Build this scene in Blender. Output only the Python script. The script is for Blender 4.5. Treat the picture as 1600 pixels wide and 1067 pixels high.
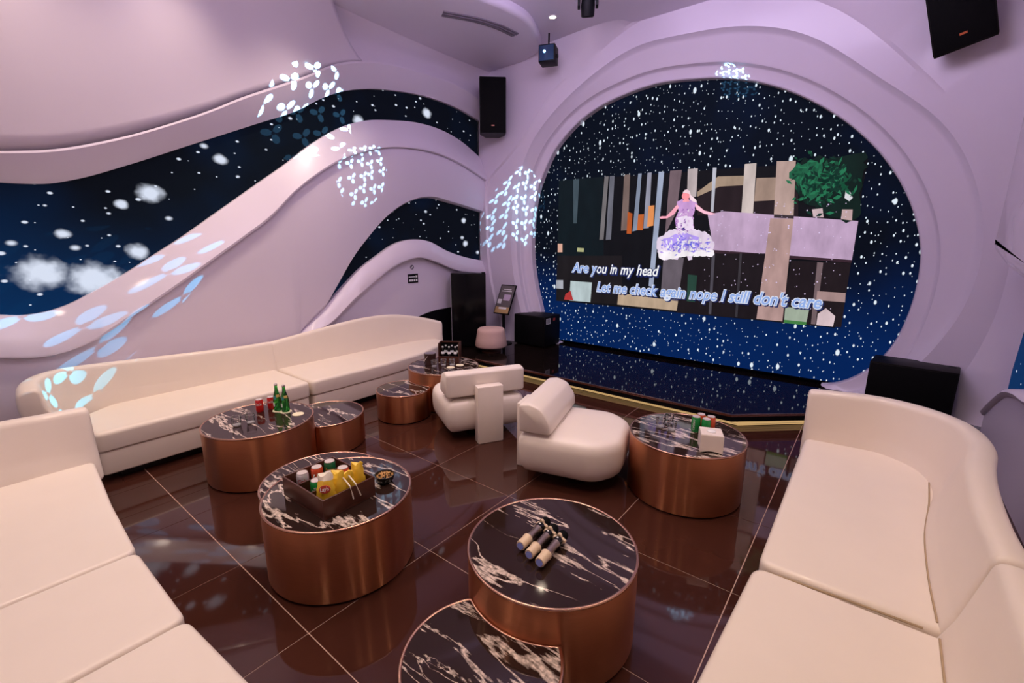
import bpy, bmesh, math, random
import numpy as np
from mathutils import Vector, Matrix

for o in list(bpy.data.objects):
    bpy.data.objects.remove(o)
scene = bpy.context.scene
COL = scene.collection
random.seed(7)
PI = math.pi

# ------------------------------------------------------------------ camera
cam_data = bpy.data.cameras.new('camera')
cam = bpy.data.objects.new('camera', cam_data)
COL.objects.link(cam)
cam_data.sensor_width = 36.0
cam_data.lens = 16.126
cam_data.clip_start = 0.05
cam.matrix_world = Matrix((( 0.78618, -0.13601,  0.60284, 0.0),
                           ( 0.61799,  0.16717, -0.76820, 0.0),
                           ( 0.00327,  0.97649,  0.21549, 1.929),
                           ( 0, 0, 0, 1)))
_q = cam.matrix_world.to_quaternion().normalized()
cam.matrix_world = Matrix.Translation((0, 0, 1.929)) @ _q.to_matrix().to_4x4()
scene.camera = cam

# ------------------------------------------------------------------ world, exposure, large lights
world = bpy.data.worlds.new('room_ambient')
scene.world = world
world.use_nodes = True
world.node_tree.nodes['Background'].inputs[0].default_value = (0.55, 0.42, 0.75, 1)
world.node_tree.nodes['Background'].inputs[1].default_value = 0.05
scene.view_settings.view_transform = 'Standard'
scene.view_settings.look = 'None'
scene.view_settings.exposure = -0.10
scene.view_settings.gamma = 1.0
scene.view_settings.use_curve_mapping = False


def area_light(name, loc, target, sx, sy, power, color):
    d = bpy.data.lights.new(name, 'AREA')
    d.shape = 'RECTANGLE'
    d.size, d.size_y = sx, sy
    d.energy = power
    d.color = color
    o = bpy.data.objects.new(name, d)
    COL.objects.link(o)
    o.location = loc
    o.rotation_euler = (Vector(target) - Vector(loc)).to_track_quat('-Z', 'Y').to_euler()
    return o


# added fill lights with no fitting: warm over the seating, lavender towards both ends
area_light('seating_fill_light', (-2.0, 1.6, 4.60), (-2.0, 1.6, 0), 3.6, 2.6, 30, (1.0, 0.78, 0.68))
area_light('left_wall_fill_light', (-2.6, 2.2, 4.45), (-5.6, 3.4, 2.2), 3.0, 1.0, 22, (0.80, 0.64, 1.0))
area_light('screen_wall_fill_light', (-1.9, 3.6, 4.40), (-1.9, 6.8, 2.8), 3.0, 0.8, 58, (0.80, 0.66, 1.0))


# ------------------------------------------------------------------ materials
def lin(c):
    c = c / 255.0
    return c / 12.92 if c <= 0.04045 else ((c + 0.055) / 1.055) ** 2.4


def rgb(r, g, b):
    return (lin(r), lin(g), lin(b), 1.0)


def new_mat(name):
    m = bpy.data.materials.new(name)
    m.use_nodes = True
    nt = m.node_tree
    b = nt.nodes['Principled BSDF']
    return m, nt, b


def N(nt, kind, **kw):
    n = nt.nodes.new(kind)
    for k, v in kw.items():
        setattr(n, k, v)
    return n


def L(nt, a, b):
    nt.links.new(a, b)


def math_node(nt, op, a, b=None, c=None, clamp=False):
    n = nt.nodes.new('ShaderNodeMath')
    n.operation = op
    n.use_clamp = clamp
    for i, v in enumerate((a, b, c)):
        if v is None:
            continue
        if isinstance(v, (int, float)):
            n.inputs[i].default_value = v
        else:
            nt.links.new(v, n.inputs[i])
    return n.outputs[0]


def plain(name, color, rough=0.5, metal=0.0, noise=0.06, nscale=14.0, bump=0.0, coat=0.0, spec=None):
    """Principled material with slight procedural tone variation."""
    m, nt, b = new_mat(name)
    tc = N(nt, 'ShaderNodeTexCoord')
    nz = N(nt, 'ShaderNodeTexNoise')
    nz.inputs['Scale'].default_value = nscale
    nz.inputs['Detail'].default_value = 3
    L(nt, tc.outputs['Object'], nz.inputs['Vector'])
    mr = N(nt, 'ShaderNodeMapRange')
    mr.inputs['To Min'].default_value = 1 - noise
    mr.inputs['To Max'].default_value = 1 + noise
    L(nt, nz.outputs['Fac'], mr.inputs['Value'])
    mx = N(nt, 'ShaderNodeVectorMath', operation='SCALE')
    mx.inputs[0].default_value = color[:3]
    L(nt, mr.outputs[0], mx.inputs['Scale'])
    L(nt, mx.outputs[0], b.inputs['Base Color'])
    b.inputs['Roughness'].default_value = rough
    b.inputs['Metallic'].default_value = metal
    b.inputs['Coat Weight'].default_value = coat
    b.inputs['Coat Roughness'].default_value = 0.08
    if spec is not None:
        b.inputs['Specular IOR Level'].default_value = spec
    if bump:
        bp = N(nt, 'ShaderNodeBump')
        bp.inputs['Strength'].default_value = bump
        bp.inputs['Distance'].default_value = 0.01
        L(nt, nz.outputs['Fac'], bp.inputs['Height'])
        L(nt, bp.outputs[0], b.inputs['Normal'])
    return m


def glow(name, color, strength=1.0):
    m, nt, b = new_mat(name)
    b.inputs['Base Color'].default_value = (0.004, 0.004, 0.004, 1)
    b.inputs['Roughness'].default_value = 0.6
    b.inputs['Specular IOR Level'].default_value = 0.08
    b.inputs['Emission Color'].default_value = color
    b.inputs['Emission Strength'].default_value = strength
    return m


def pixel_glow(name, color, strength=1.0):
    """Patch of a blurred video picture: emission with soft tone changes."""
    m = glow(name, color, strength)
    nt = m.node_tree
    b = nt.nodes['Principled BSDF']
    tc = N(nt, 'ShaderNodeTexCoord')
    mp = N(nt, 'ShaderNodeMapping')
    mp.inputs['Scale'].default_value = (4.0, 1.0, 1.6)
    L(nt, tc.outputs['Object'], mp.inputs['Vector'])
    nz = N(nt, 'ShaderNodeTexNoise')
    nz.inputs['Scale'].default_value = 1.6
    nz.inputs['Detail'].default_value = 4
    L(nt, mp.outputs[0], nz.inputs['Vector'])
    mr = N(nt, 'ShaderNodeMapRange')
    mr.inputs['From Min'].default_value = 0.3
    mr.inputs['From Max'].default_value = 0.7
    mr.inputs['To Min'].default_value = 0.80 * strength
    mr.inputs['To Max'].default_value = 1.15 * strength
    L(nt, nz.outputs['Fac'], mr.inputs['Value'])
    L(nt, mr.outputs[0], b.inputs['Emission Strength'])
    return m


def marble_mat():
    m, nt, b = new_mat('black_marble')
    tc = N(nt, 'ShaderNodeTexCoord')
    oi = N(nt, 'ShaderNodeObjectInfo')
    add = N(nt, 'ShaderNodeVectorMath', operation='ADD')
    L(nt, tc.outputs['Object'], add.inputs[0])
    sc = math_node(nt, 'MULTIPLY', oi.outputs['Random'], 37.0)
    cb = N(nt, 'ShaderNodeCombineXYZ')
    L(nt, sc, cb.inputs[0]); L(nt, sc, cb.inputs[1]); L(nt, sc, cb.inputs[2])
    L(nt, cb.outputs[0], add.inputs[1])
    vecs = add.outputs[0]
    mp = N(nt, 'ShaderNodeMapping')
    mp.inputs['Rotation'].default_value = (0, 0, math.radians(35))
    mp.inputs['Scale'].default_value = (0.62, 3.0, 1.0)
    L(nt, vecs, mp.inputs['Vector'])
    n1 = N(nt, 'ShaderNodeTexNoise')
    n1.inputs['Scale'].default_value = 2.3
    n1.inputs['Detail'].default_value = 7
    n1.inputs['Roughness'].default_value = 0.56
    n1.inputs['Distortion'].default_value = 0.25
    L(nt, mp.outputs[0], n1.inputs['Vector'])
    v = math_node(nt, 'SUBTRACT', n1.outputs['Fac'], 0.5)
    v = math_node(nt, 'ABSOLUTE', v)
    n2 = N(nt, 'ShaderNodeTexNoise')
    n2.inputs['Scale'].default_value = 3.0
    n2.inputs['Detail'].default_value = 2
    L(nt, vecs, n2.inputs['Vector'])
    wd = N(nt, 'ShaderNodeMapRange')
    wd.inputs['From Min'].default_value = 0.33
    wd.inputs['From Max'].default_value = 0.72
    wd.inputs['To Min'].default_value = 0.001
    wd.inputs['To Max'].default_value = 0.034
    L(nt, n2.outputs['Fac'], wd.inputs['Value'])
    d = math_node(nt, 'DIVIDE', v, wd.outputs[0])
    k = math_node(nt, 'SUBTRACT', 1.25, d, clamp=True)
    n3 = N(nt, 'ShaderNodeTexNoise')
    n3.inputs['Scale'].default_value = 60
    n3.inputs['Detail'].default_value = 3
    L(nt, vecs, n3.inputs['Vector'])
    g = N(nt, 'ShaderNodeMapRange')
    g.inputs['From Min'].default_value = 0.35
    g.inputs['From Max'].default_value = 0.6
    g.inputs['To Min'].default_value = 0.45
    L(nt, n3.outputs['Fac'], g.inputs['Value'])
    k = math_node(nt, 'MULTIPLY', k, g.outputs[0], clamp=True)
    mix = N(nt, 'ShaderNodeMix', data_type='RGBA')
    L(nt, k, mix.inputs['Factor'])
    mix.inputs['A'].default_value = (0.026, 0.013, 0.010, 1)
    mix.inputs['B'].default_value = (0.78, 0.64, 0.55, 1)
    L(nt, mix.outputs['Result'], b.inputs['Base Color'])
    b.inputs['Roughness'].default_value = 0.05
    return m


def copper_mat():
    m, nt, b = new_mat('brushed_copper')
    tc = N(nt, 'ShaderNodeTexCoord')
    mp = N(nt, 'ShaderNodeMapping')
    mp.inputs['Scale'].default_value = (4, 4, 260)
    L(nt, tc.outputs['Object'], mp.inputs['Vector'])
    nz = N(nt, 'ShaderNodeTexNoise')
    nz.inputs['Scale'].default_value = 1.5
    nz.inputs['Detail'].default_value = 3
    L(nt, mp.outputs[0], nz.inputs['Vector'])
    mix = N(nt, 'ShaderNodeMix', data_type='RGBA')
    L(nt, nz.outputs['Fac'], mix.inputs['Factor'])
    mix.inputs['A'].default_value = (0.52, 0.205, 0.098, 1)
    mix.inputs['B'].default_value = (0.64, 0.262, 0.13, 1)
    L(nt, mix.outputs['Result'], b.inputs['Base Color'])
    b.inputs['Metallic'].default_value = 1.0
    b.inputs['Roughness'].default_value = 0.32
    b.inputs['Anisotropic'].default_value = 1.0
    b.inputs['Anisotropic Rotation'].default_value = 0.25
    tg = N(nt, 'ShaderNodeTangent', direction_type='RADIAL', axis='Z')
    L(nt, tg.outputs[0], b.inputs['Tangent'])
    return m


def star_layer(nt, vec, scale, rmin, rmax, keep, soft=0.45, stretch=1.0):
    mp = N(nt, 'ShaderNodeMapping')
    mp.inputs['Scale'].default_value = (scale, scale * stretch, 1)
    mp.inputs['Location'].default_value = (scale * 1.37, scale * 0.71, 0)
    L(nt, vec, mp.inputs['Vector'])
    vo = N(nt, 'ShaderNodeTexVoronoi', voronoi_dimensions='2D', feature='F1')
    vo.inputs['Scale'].default_value = 1.0
    L(nt, mp.outputs[0], vo.inputs['Vector'])
    sp = N(nt, 'ShaderNodeSeparateColor')
    L(nt, vo.outputs['Color'], sp.inputs[0])
    p = math_node(nt, 'POWER', sp.outputs[0], 3.0)
    r = math_node(nt, 'MULTIPLY_ADD', p, rmax - rmin, rmin)
    d = math_node(nt, 'DIVIDE', vo.outputs['Distance'], r)
    s = N(nt, 'ShaderNodeMapRange', interpolation_type='SMOOTHSTEP')
    s.inputs['From Min'].default_value = 1.0
    s.inputs['From Max'].default_value = 1.0 - soft
    L(nt, d, s.inputs['Value'])
    on = math_node(nt, 'LESS_THAN', sp.outputs[1], keep)
    return math_node(nt, 'MULTIPLY', s.outputs[0], on)


def led_mat(name, axis, layers, low, high, z0, z1, star, strength=1.0, mixy=(0.0, 1.0), blobs=()):
    """LED wall showing falling sparkles: emission only, tone from the picture shown on it."""
    m, nt, b = new_mat(name)
    tc = N(nt, 'ShaderNodeTexCoord')
    sx = N(nt, 'ShaderNodeSeparateXYZ')
    L(nt, tc.outputs['Object'], sx.inputs[0])
    cb = N(nt, 'ShaderNodeCombineXYZ')
    L(nt, sx.outputs[axis], cb.inputs[0])
    L(nt, sx.outputs['Z'], cb.inputs[1])
    vec = cb.outputs[0]
    tot = None
    for lay in layers:
        s = star_layer(nt, vec, *lay)
        tot = s if tot is None else math_node(nt, 'MAXIMUM', tot, s)
    for by, bz, br in blobs:
        du = math_node(nt, 'SUBTRACT', sx.outputs[axis], by)
        dv = math_node(nt, 'SUBTRACT', sx.outputs['Z'], bz)
        dd = math_node(nt, 'SQRT', math_node(nt, 'ADD', math_node(nt, 'MULTIPLY', du, du), math_node(nt, 'MULTIPLY', math_node(nt, 'MULTIPLY', dv, dv), 1.7)))
        wob = N(nt, 'ShaderNodeTexNoise')
        wob.inputs['Scale'].default_value = 9.0
        L(nt, vec, wob.inputs['Vector'])
        dd = math_node(nt, 'ADD', dd, math_node(nt, 'MULTIPLY_ADD', wob.outputs['Fac'], br * 0.9, -br * 0.45))
        bl = N(nt, 'ShaderNodeMapRange', interpolation_type='SMOOTHSTEP')
        bl.inputs['From Min'].default_value = br * 1.15
        bl.inputs['From Max'].default_value = br * 0.35
        L(nt, dd, bl.inputs['Value'])
        tot = math_node(nt, 'MAXIMUM', tot, bl.outputs[0])
    gr = N(nt, 'ShaderNodeMapRange', interpolation_type='SMOOTHSTEP')
    gr.inputs['From Min'].default_value = z0
    gr.inputs['From Max'].default_value = z1
    tt = math_node(nt, 'MULTIPLY_ADD', sx.outputs[axis], mixy[0], math_node(nt, 'MULTIPLY', sx.outputs['Z'], mixy[1]))
    L(nt, tt, gr.inputs['Value'])
    nz = N(nt, 'ShaderNodeTexNoise')
    nz.inputs['Scale'].default_value = 1.1
    L(nt, vec, nz.inputs['Vector'])
    f = math_node(nt, 'ADD', gr.outputs[0], math_node(nt, 'MULTIPLY_ADD', nz.outputs['Fac'], 0.6, -0.3), clamp=True)
    mix = N(nt, 'ShaderNodeMix', data_type='RGBA')
    L(nt, f, mix.inputs['Factor'])
    mix.inputs['A'].default_value = low
    mix.inputs['B'].default_value = high
    back = mix.outputs['Result']
    m2 = N(nt, 'ShaderNodeMix', data_type='RGBA')
    L(nt, tot, m2.inputs['Factor'])
    L(nt, back, m2.inputs['A'])
    m2.inputs['B'].default_value = star
    b.inputs['Base Color'].default_value = (0.0032, 0.0075, 0.0135, 1)
    b.inputs['Roughness'].default_value = 0.6
    b.inputs['Specular IOR Level'].default_value = 0.02
    L(nt, m2.outputs['Result'], b.inputs['Emission Color'])
    b.inputs['Emission Strength'].default_value = strength
    return m


def glass_mat(name, color, rough=0.0):
    m, nt, b = new_mat(name)
    b.inputs['Base Color'].default_value = color
    b.inputs['Transmission Weight'].default_value = 1.0
    b.inputs['Roughness'].default_value = rough
    b.inputs['IOR'].default_value = 1.45
    return m


def thin_glass_mat(name):
    """Clear tumbler glass: see-through walls with strong rim reflections."""
    m, nt, b = new_mat(name)
    nt.nodes.remove(b)
    out = nt.nodes['Material Output']
    tr = N(nt, 'ShaderNodeBsdfTransparent')
    tr.inputs['Color'].default_value = (0.95, 0.95, 0.96, 1)
    gl = N(nt, 'ShaderNodeBsdfGlossy')
    gl.inputs['Roughness'].default_value = 0.06
    fr = N(nt, 'ShaderNodeFresnel')
    fr.inputs['IOR'].default_value = 1.9
    mx = N(nt, 'ShaderNodeMixShader')
    L(nt, fr.outputs[0], mx.inputs[0])
    L(nt, tr.outputs[0], mx.inputs[1])
    L(nt, gl.outputs[0], mx.inputs[2])
    L(nt, mx.outputs[0], out.inputs['Surface'])
    return m


M = {}
M['wall'] = plain('lavender_lit_wall', (0.79, 0.71, 0.82), 0.34, noise=0.02, nscale=2.0, coat=0.25)  # white walls; lavender of the room light is mixed into the colour
M['ceiling'] = plain('ceiling_paint', (0.77, 0.71, 0.84), 0.42, noise=0.02, nscale=2.0)
M['gloss_panel'] = plain('gloss_white_panel', (0.74, 0.66, 0.74), 0.10, noise=0.02, nscale=2.0, coat=0.6)
M['leather'] = plain('cream_leather', (0.88, 0.775, 0.66), 0.40, noise=0.025, nscale=5.0, bump=0.05, coat=0.12)
M['leather_b'] = plain('white_leather', (0.86, 0.765, 0.68), 0.38, noise=0.025, nscale=5.0, bump=0.05, coat=0.12)
M['seam'] = plain('leather_seam', (0.45, 0.33, 0.20), 0.7)
M['tile'] = plain('dark_polished_tile', (0.050, 0.016, 0.0105), 0.045, noise=0.18, nscale=3.0)
M['stage_tile'] = plain('black_polished_slab', (0.010, 0.006, 0.005), 0.04, noise=0.15, nscale=3.0)
M['grout'] = plain('pale_grout', (0.62, 0.42, 0.34), 0.8, nscale=60)
M['black'] = plain('black_paint', (0.004, 0.004, 0.005), 0.5, nscale=40, spec=0.15)
M['blackwood'] = plain('black_cabinet_coating', (0.004, 0.003, 0.003), 0.5, nscale=120, bump=0.08, spec=0.2)
M['grille'] = plain('black_grille', (0.003, 0.003, 0.0035), 0.7, nscale=200, bump=0.3, spec=0.12)
M['darkgloss'] = plain('black_gloss', (0.006, 0.006, 0.007), 0.12)
M['fridge_black'] = plain('fridge_black', (0.004, 0.004, 0.005), 0.16, spec=0.18)
M['plinth'] = plain('dark_plinth', (0.010, 0.008, 0.008), 0.5)
M['copper'] = copper_mat()
M['trim'] = plain('rose_gold_trim', (0.62, 0.36, 0.26), 0.25, metal=1.0, nscale=30)
M['marble'] = marble_mat()
M['wood'] = plain('dark_red_wood', (0.075, 0.022, 0.012), 0.32, nscale=9, noise=0.25)
M['glass'] = thin_glass_mat('clear_glass')
M['glass_thick'] = plain('pale_glint_glass', (0.80, 0.78, 0.80), 0.08, noise=0.1, nscale=60)  # pale colour stands in for bright glints on tumbler base and rim
M['glass_thick'].node_tree.nodes['Principled BSDF'].inputs['Transmission Weight'].default_value = 0.55
M['green_glass'] = glass_mat('green_bottle_glass', (0.05, 0.55, 0.08, 1), 0.02)
M['steel'] = plain('bright_steel', (0.75, 0.72, 0.70), 0.25, metal=1.0)
M['lid'] = plain('can_lid_metal', (0.74, 0.66, 0.64), 0.35, metal=0.3)
M['gunmetal'] = plain('gunmetal', (0.42, 0.34, 0.29), 0.28, metal=1.0)
M['champagne'] = plain('champagne_plastic', (0.72, 0.55, 0.38), 0.35)
M['cream_paper'] = plain('cream_card', (0.82, 0.74, 0.52), 0.7)
M['white'] = plain('white_print', (0.85, 0.85, 0.84), 0.5)
M['red'] = plain('red_can_paint', (0.62, 0.012, 0.012), 0.28)
M['orange_red'] = plain('orange_red_can_paint', (0.70, 0.09, 0.03), 0.28)
M['green'] = plain('green_can_paint', (0.012, 0.30, 0.06), 0.28)
M['dark_green'] = plain('dark_green_can_paint', (0.01, 0.14, 0.05), 0.28)
M['silver'] = plain('silver_can_paint', (0.72, 0.70, 0.74), 0.3, metal=0.4)
M['yellow'] = plain('yellow_foil', (0.85, 0.55, 0.04), 0.3, nscale=20, noise=0.15)
M['bag_white'] = plain('pale_foil', (0.85, 0.78, 0.66), 0.3, nscale=20, noise=0.1)
M['nut'] = plain('roasted_nut', (0.62, 0.34, 0.12), 0.6, nscale=60, noise=0.3)
M['blush'] = plain('blush_fabric', (0.70, 0.47, 0.40), 0.75, nscale=80, bump=0.1)
M['vent'] = plain('grey_vent', (0.20, 0.17, 0.22), 0.5)
M['lens'] = glow('projector_lens', (0.25, 0.55, 1.0, 1), 12.0)
M['lamp_glow'] = glow('lamp_glow', (1.0, 0.82, 0.62, 1), 30.0)
M['strip_glow'] = glow('warm_led_strip', (1.0, 0.62, 0.26, 1), 0.62)
M['sticker_white'] = plain('sticker_white', (0.7, 0.68, 0.66), 0.5)
M['sticker_red'] = plain('sticker_red', (0.5, 0.05, 0.03), 0.5)
M['poster_grey'] = plain('poster_grey', (0.16, 0.14, 0.14), 0.4)
M['bowl'] = plain('black_bowl', (0.015, 0.012, 0.010), 0.2)
M['bucket'] = plain('brown_bucket', (0.05, 0.018, 0.014), 0.35)
M['amber_label'] = plain('amber_label', (0.62, 0.42, 0.12), 0.5)
M['teal_label'] = plain('teal_label', (0.02, 0.22, 0.24), 0.5)
M['logo_orange'] = plain('logo_orange', (0.60, 0.13, 0.04), 0.4)


# ------------------------------------------------------------------ mesh helpers
def link(name, verts, faces, mat, parent=None, smooth=None, loc=None):
    me = bpy.data.meshes.new(name)
    me.from_pydata([tuple(v) for v in verts], [], [tuple(f) for f in faces])
    bm = bmesh.new()
    bm.from_mesh(me)
    bmesh.ops.recalc_face_normals(bm, faces=bm.faces)
    bm.to_mesh(me)
    bm.free()
    if smooth is not None:
        for p in me.polygons:
            p.use_smooth = True
        me.set_sharp_from_angle(angle=math.radians(smooth))
    me.materials.append(M[mat] if isinstance(mat, str) else mat)
    o = bpy.data.objects.new(name, me)
    COL.objects.link(o)
    if parent is not None:
        o.parent = parent
    if loc is not None:
        o.location = loc
    return o


def thing(name, label, cat, loc=(0, 0, 0), rotz=0.0, group=None):
    o = bpy.data.objects.new(name, None)
    COL.objects.link(o)
    o.empty_display_size = 0.1
    o.location = loc
    o.rotation_euler = (0, 0, rotz)
    tag(o, label, cat, group)
    return o


def tag(o, label, cat, group=None):
    o['label'] = label
    o['category'] = cat
    if group:
        o['group'] = group
    return o


def structure(o, label=None):
    o['kind'] = 'structure'
    if label:
        o['label'] = label
    return o


def copy_tree(o, parent=None):
    c = o.copy()
    COL.objects.link(c)
    if parent is not None:
        c.parent = parent
    for ch in list(o.children):
        copy_tree(ch, c)
    return c


class Geo:
    def __init__(self):
        self.v, self.f = [], []

    def add(self, v, f):
        k = len(self.v)
        self.v += [tuple(p) for p in v]
        self.f += [tuple(i + k for i in q) for q in f]
        return self

    def link(self, name, mat, parent=None, smooth=None, loc=None):
        return link(name, self.v, self.f, mat, parent, smooth, loc)


def box_g(x0, x1, y0, y1, z0, z1):
    v = [(x0, y0, z0), (x1, y0, z0), (x1, y1, z0), (x0, y1, z0), (x0, y0, z1), (x1, y0, z1), (x1, y1, z1), (x0, y1, z1)]
    f = [(0, 3, 2, 1), (4, 5, 6, 7), (0, 1, 5, 4), (1, 2, 6, 5), (2, 3, 7, 6), (3, 0, 4, 7)]
    return v, f


def box(name, x0, x1, y0, y1, z0, z1, mat, parent=None, bev=0.0, seg=2):
    v, f = box_g(x0, x1, y0, y1, z0, z1)
    if not bev:
        return link(name, v, f, mat, parent)
    bm = bmesh.new()
    vs = [bm.verts.new(p) for p in v]
    for q in f:
        bm.faces.new([vs[i] for i in q])
    bmesh.ops.bevel(bm, geom=list(bm.edges), offset=bev, segments=seg, profile=0.5, affect='EDGES')
    bm.verts.index_update()
    vv = [p.co[:] for p in bm.verts]
    ff = [[p.index for p in q.verts] for q in bm.faces]
    bm.free()
    return link(name, vv, ff, mat, parent, smooth=40)


def loft_g(loops, closed=True, cap0=True, cap1=True):
    n = len(loops[0])
    v, f = [], []
    for lp in loops:
        v += [tuple(p) for p in lp]
    for i in range(len(loops) - 1):
        a, b = i * n, (i + 1) * n
        for j in range(n if closed else n - 1):
            k = (j + 1) % n
            f.append((a + j, a + k, b + k, b + j))
    if closed and cap0:
        f.append(tuple(range(n)))
    if closed and cap1:
        f.append(tuple(range((len(loops) - 1) * n, len(loops) * n)))
    return v, f


def lathe_g(profile, seg=32, cx=0, cy=0, cap=True):
    loops = [[(cx + r * math.cos(2 * PI * j / seg), cy + r * math.sin(2 * PI * j / seg), z) for j in range(seg)] for r, z in profile]
    return loft_g(loops, True, cap, cap)


def lathe(name, profile, mat, parent=None, seg=32, cx=0, cy=0, smooth=35, cap=True):
    v, f = lathe_g(profile, seg, cx, cy, cap)
    return link(name, v, f, mat, parent, smooth)


def tube_g(pts, r, seg=8):
    pts = [Vector(p) for p in pts]
    loops = []
    for i, p in enumerate(pts):
        d = (pts[min(i + 1, len(pts) - 1)] - pts[max(i - 1, 0)]).normalized()
        u = d.orthogonal().normalized() if abs(d.z) > 0.95 else Vector((0, 0, 1)).cross(d).normalized()
        w = d.cross(u)
        rr = r[i] if isinstance(r, (list, tuple)) else r
        loops.append([p + u * rr * math.cos(2 * PI * k / seg) + w * rr * math.sin(2 * PI * k / seg) for k in range(seg)])
    return loft_g(loops)


def tube(name, pts, r, mat, parent=None, seg=8):
    v, f = tube_g(pts, r, seg)
    return link(name, v, f, mat, parent, smooth=50)


def round_poly(pts, rad, seg=5):
    """Polygon with rounded corners; rad is a number or one per corner."""
    out = []
    n = len(pts)
    for i in range(n):
        p = Vector(pts[i]); a = Vector(pts[i - 1]); b = Vector(pts[(i + 1) % n])
        r = rad[i] if isinstance(rad, (list, tuple)) else rad
        da, db = (a - p), (b - p)
        la, lb = da.length, db.length
        if r <= 1e-6 or la < 1e-6 or lb < 1e-6:
            out.append(tuple(p)); continue
        da.normalize(); db.normalize()
        ang = da.angle(db)
        t = min(r / max(1e-4, math.tan(ang / 2)), la * 0.48, lb * 0.48)
        s, e = p + da * t, p + db * t
        for k in range(seg + 1):
            q = k / seg
            out.append(tuple((1 - q) ** 2 * s + 2 * q * (1 - q) * p + q * q * e))
    return out


def ccw(poly):
    a = sum(poly[i - 1][0] * poly[i][1] - poly[i][0] * poly[i - 1][1] for i in range(len(poly)))
    return poly if a > 0 else poly[::-1]


def inset(poly, d):
    """Move each vertex of a counter-clockwise polygon inwards by d."""
    n = len(poly)
    out = []
    for i in range(n):
        p0, p1, p2 = Vector(poly[i - 1]), Vector(poly[i]), Vector(poly[(i + 1) % n])
        e1, e2 = p1 - p0, p2 - p1
        if e1.length < 1e-7: e1 = e2
        if e2.length < 1e-7: e2 = e1
        n1 = Vector((-e1.y, e1.x)).normalized(); n2 = Vector((-e2.y, e2.x)).normalized()
        m = n1 + n2
        if m.length < 1e-4: m = n1
        m.normalize()
        k = d / max(0.5, m.dot(n1))
        out.append(tuple(p1 + m * k))
    return out


def pillow_g(poly, z0, z1, rt=0.03, rb=0.02, seg=4, crown=0.0):
    poly = ccw([tuple(p[:2]) for p in poly])
    loops = []
    for k in range(seg):
        a = (k / seg) * PI / 2
        loops.append([(x, y, z0 + rb - rb * math.cos(a)) for x, y in inset(poly, rb * (1 - math.sin(a)))])
    loops.append([(x, y, z0 + rb) for x, y in poly])
    for k in range(seg + 1):
        a = (k / seg) * PI / 2
        loops.append([(x, y, z1 - rt + rt * math.sin(a)) for x, y in inset(poly, rt * (1 - math.cos(a)))])
    loops.append([(x, y, z1) for x, y in inset(poly, rt + 0.012)])
    if crown:
        cx = sum(p[0] for p in poly) / len(poly); cy = sum(p[1] for p in poly) / len(poly)
        top = inset(poly, rt)
        for s, h in ((0.85, 0.45), (0.6, 0.8), (0.3, 0.96)):
            loops.append([(cx + (x - cx) * s, cy + (y - cy) * s, z1 + crown * h) for x, y in top])
    return loft_g(loops)


def pillow(name, poly, z0, z1, mat, parent=None, rt=0.03, rb=0.02, seg=4, crown=0.0, smooth=50):
    v, f = pillow_g(poly, z0, z1, rt, rb, seg, crown)
    return link(name, v, f, mat, parent, smooth)


def prism(name, poly, axis, a, b, mat, parent=None, smooth=None):
    """Extrude a 2D polygon along an axis: 'X' takes (y,z), 'Y' takes (x,z), 'Z' takes (x,y)."""
    def P(p, t):
        return {'X': (t, p[0], p[1]), 'Y': (p[0], t, p[1]), 'Z': (p[0], p[1], t)}[axis]
    v, f = loft_g([[P(p, a) for p in poly], [P(p, b) for p in poly]])
    return link(name, v, f, mat, parent, smooth)


def spline(pts, per=8):
    """Catmull-Rom through points of any dimension."""
    P = [np.array(p, float) for p in pts]
    out = []
    for i in range(len(P) - 1):
        p0 = P[i - 1] if i else 2 * P[0] - P[1]
        p1, p2 = P[i], P[i + 1]
        p3 = P[i + 2] if i + 2 < len(P) else 2 * P[-1] - P[-2]
        for k in range(per):
            t = k / per
            out.append(0.5 * ((2 * p1) + (-p0 + p2) * t + (2 * p0 - 5 * p1 + 4 * p2 - p3) * t * t + (-p0 + 3 * p1 - 3 * p2 + p3) * t ** 3))
    out.append(P[-1])
    return out


def curve_fn(pts):
    """Smooth z(y) through the given points (monotone in y)."""
    a = np.array(pts, float)
    x, y = a[:, 0], a[:, 1]
    h = np.diff(x); d = np.diff(y) / h
    m = np.zeros(len(x))
    m[1:-1] = (d[:-1] * h[1:] + d[1:] * h[:-1]) / (h[:-1] + h[1:])
    m[0], m[-1] = d[0], d[-1]

    def fn(q):
        if q <= x[0]:
            return y[0] + (q - x[0]) * m[0] * 0.15
        if q >= x[-1]:
            return y[-1] + (q - x[-1]) * m[-1]
        i = int(np.searchsorted(x, q)) - 1
        i = max(0, min(i, len(h) - 1))
        t = (q - x[i]) / h[i]
        return ((2 * t ** 3 - 3 * t * t + 1) * y[i] + (t ** 3 - 2 * t * t + t) * h[i] * m[i]
                + (-2 * t ** 3 + 3 * t * t) * y[i + 1] + (t ** 3 - t * t) * h[i] * m[i + 1])
    return fn


def grid_g(rows):
    return loft_g(rows, closed=False)


def solid(o, t, offset=-1.0):
    md = o.modifiers.new('thickness', 'SOLIDIFY')
    md.thickness = t
    md.offset = offset
    return o


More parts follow.
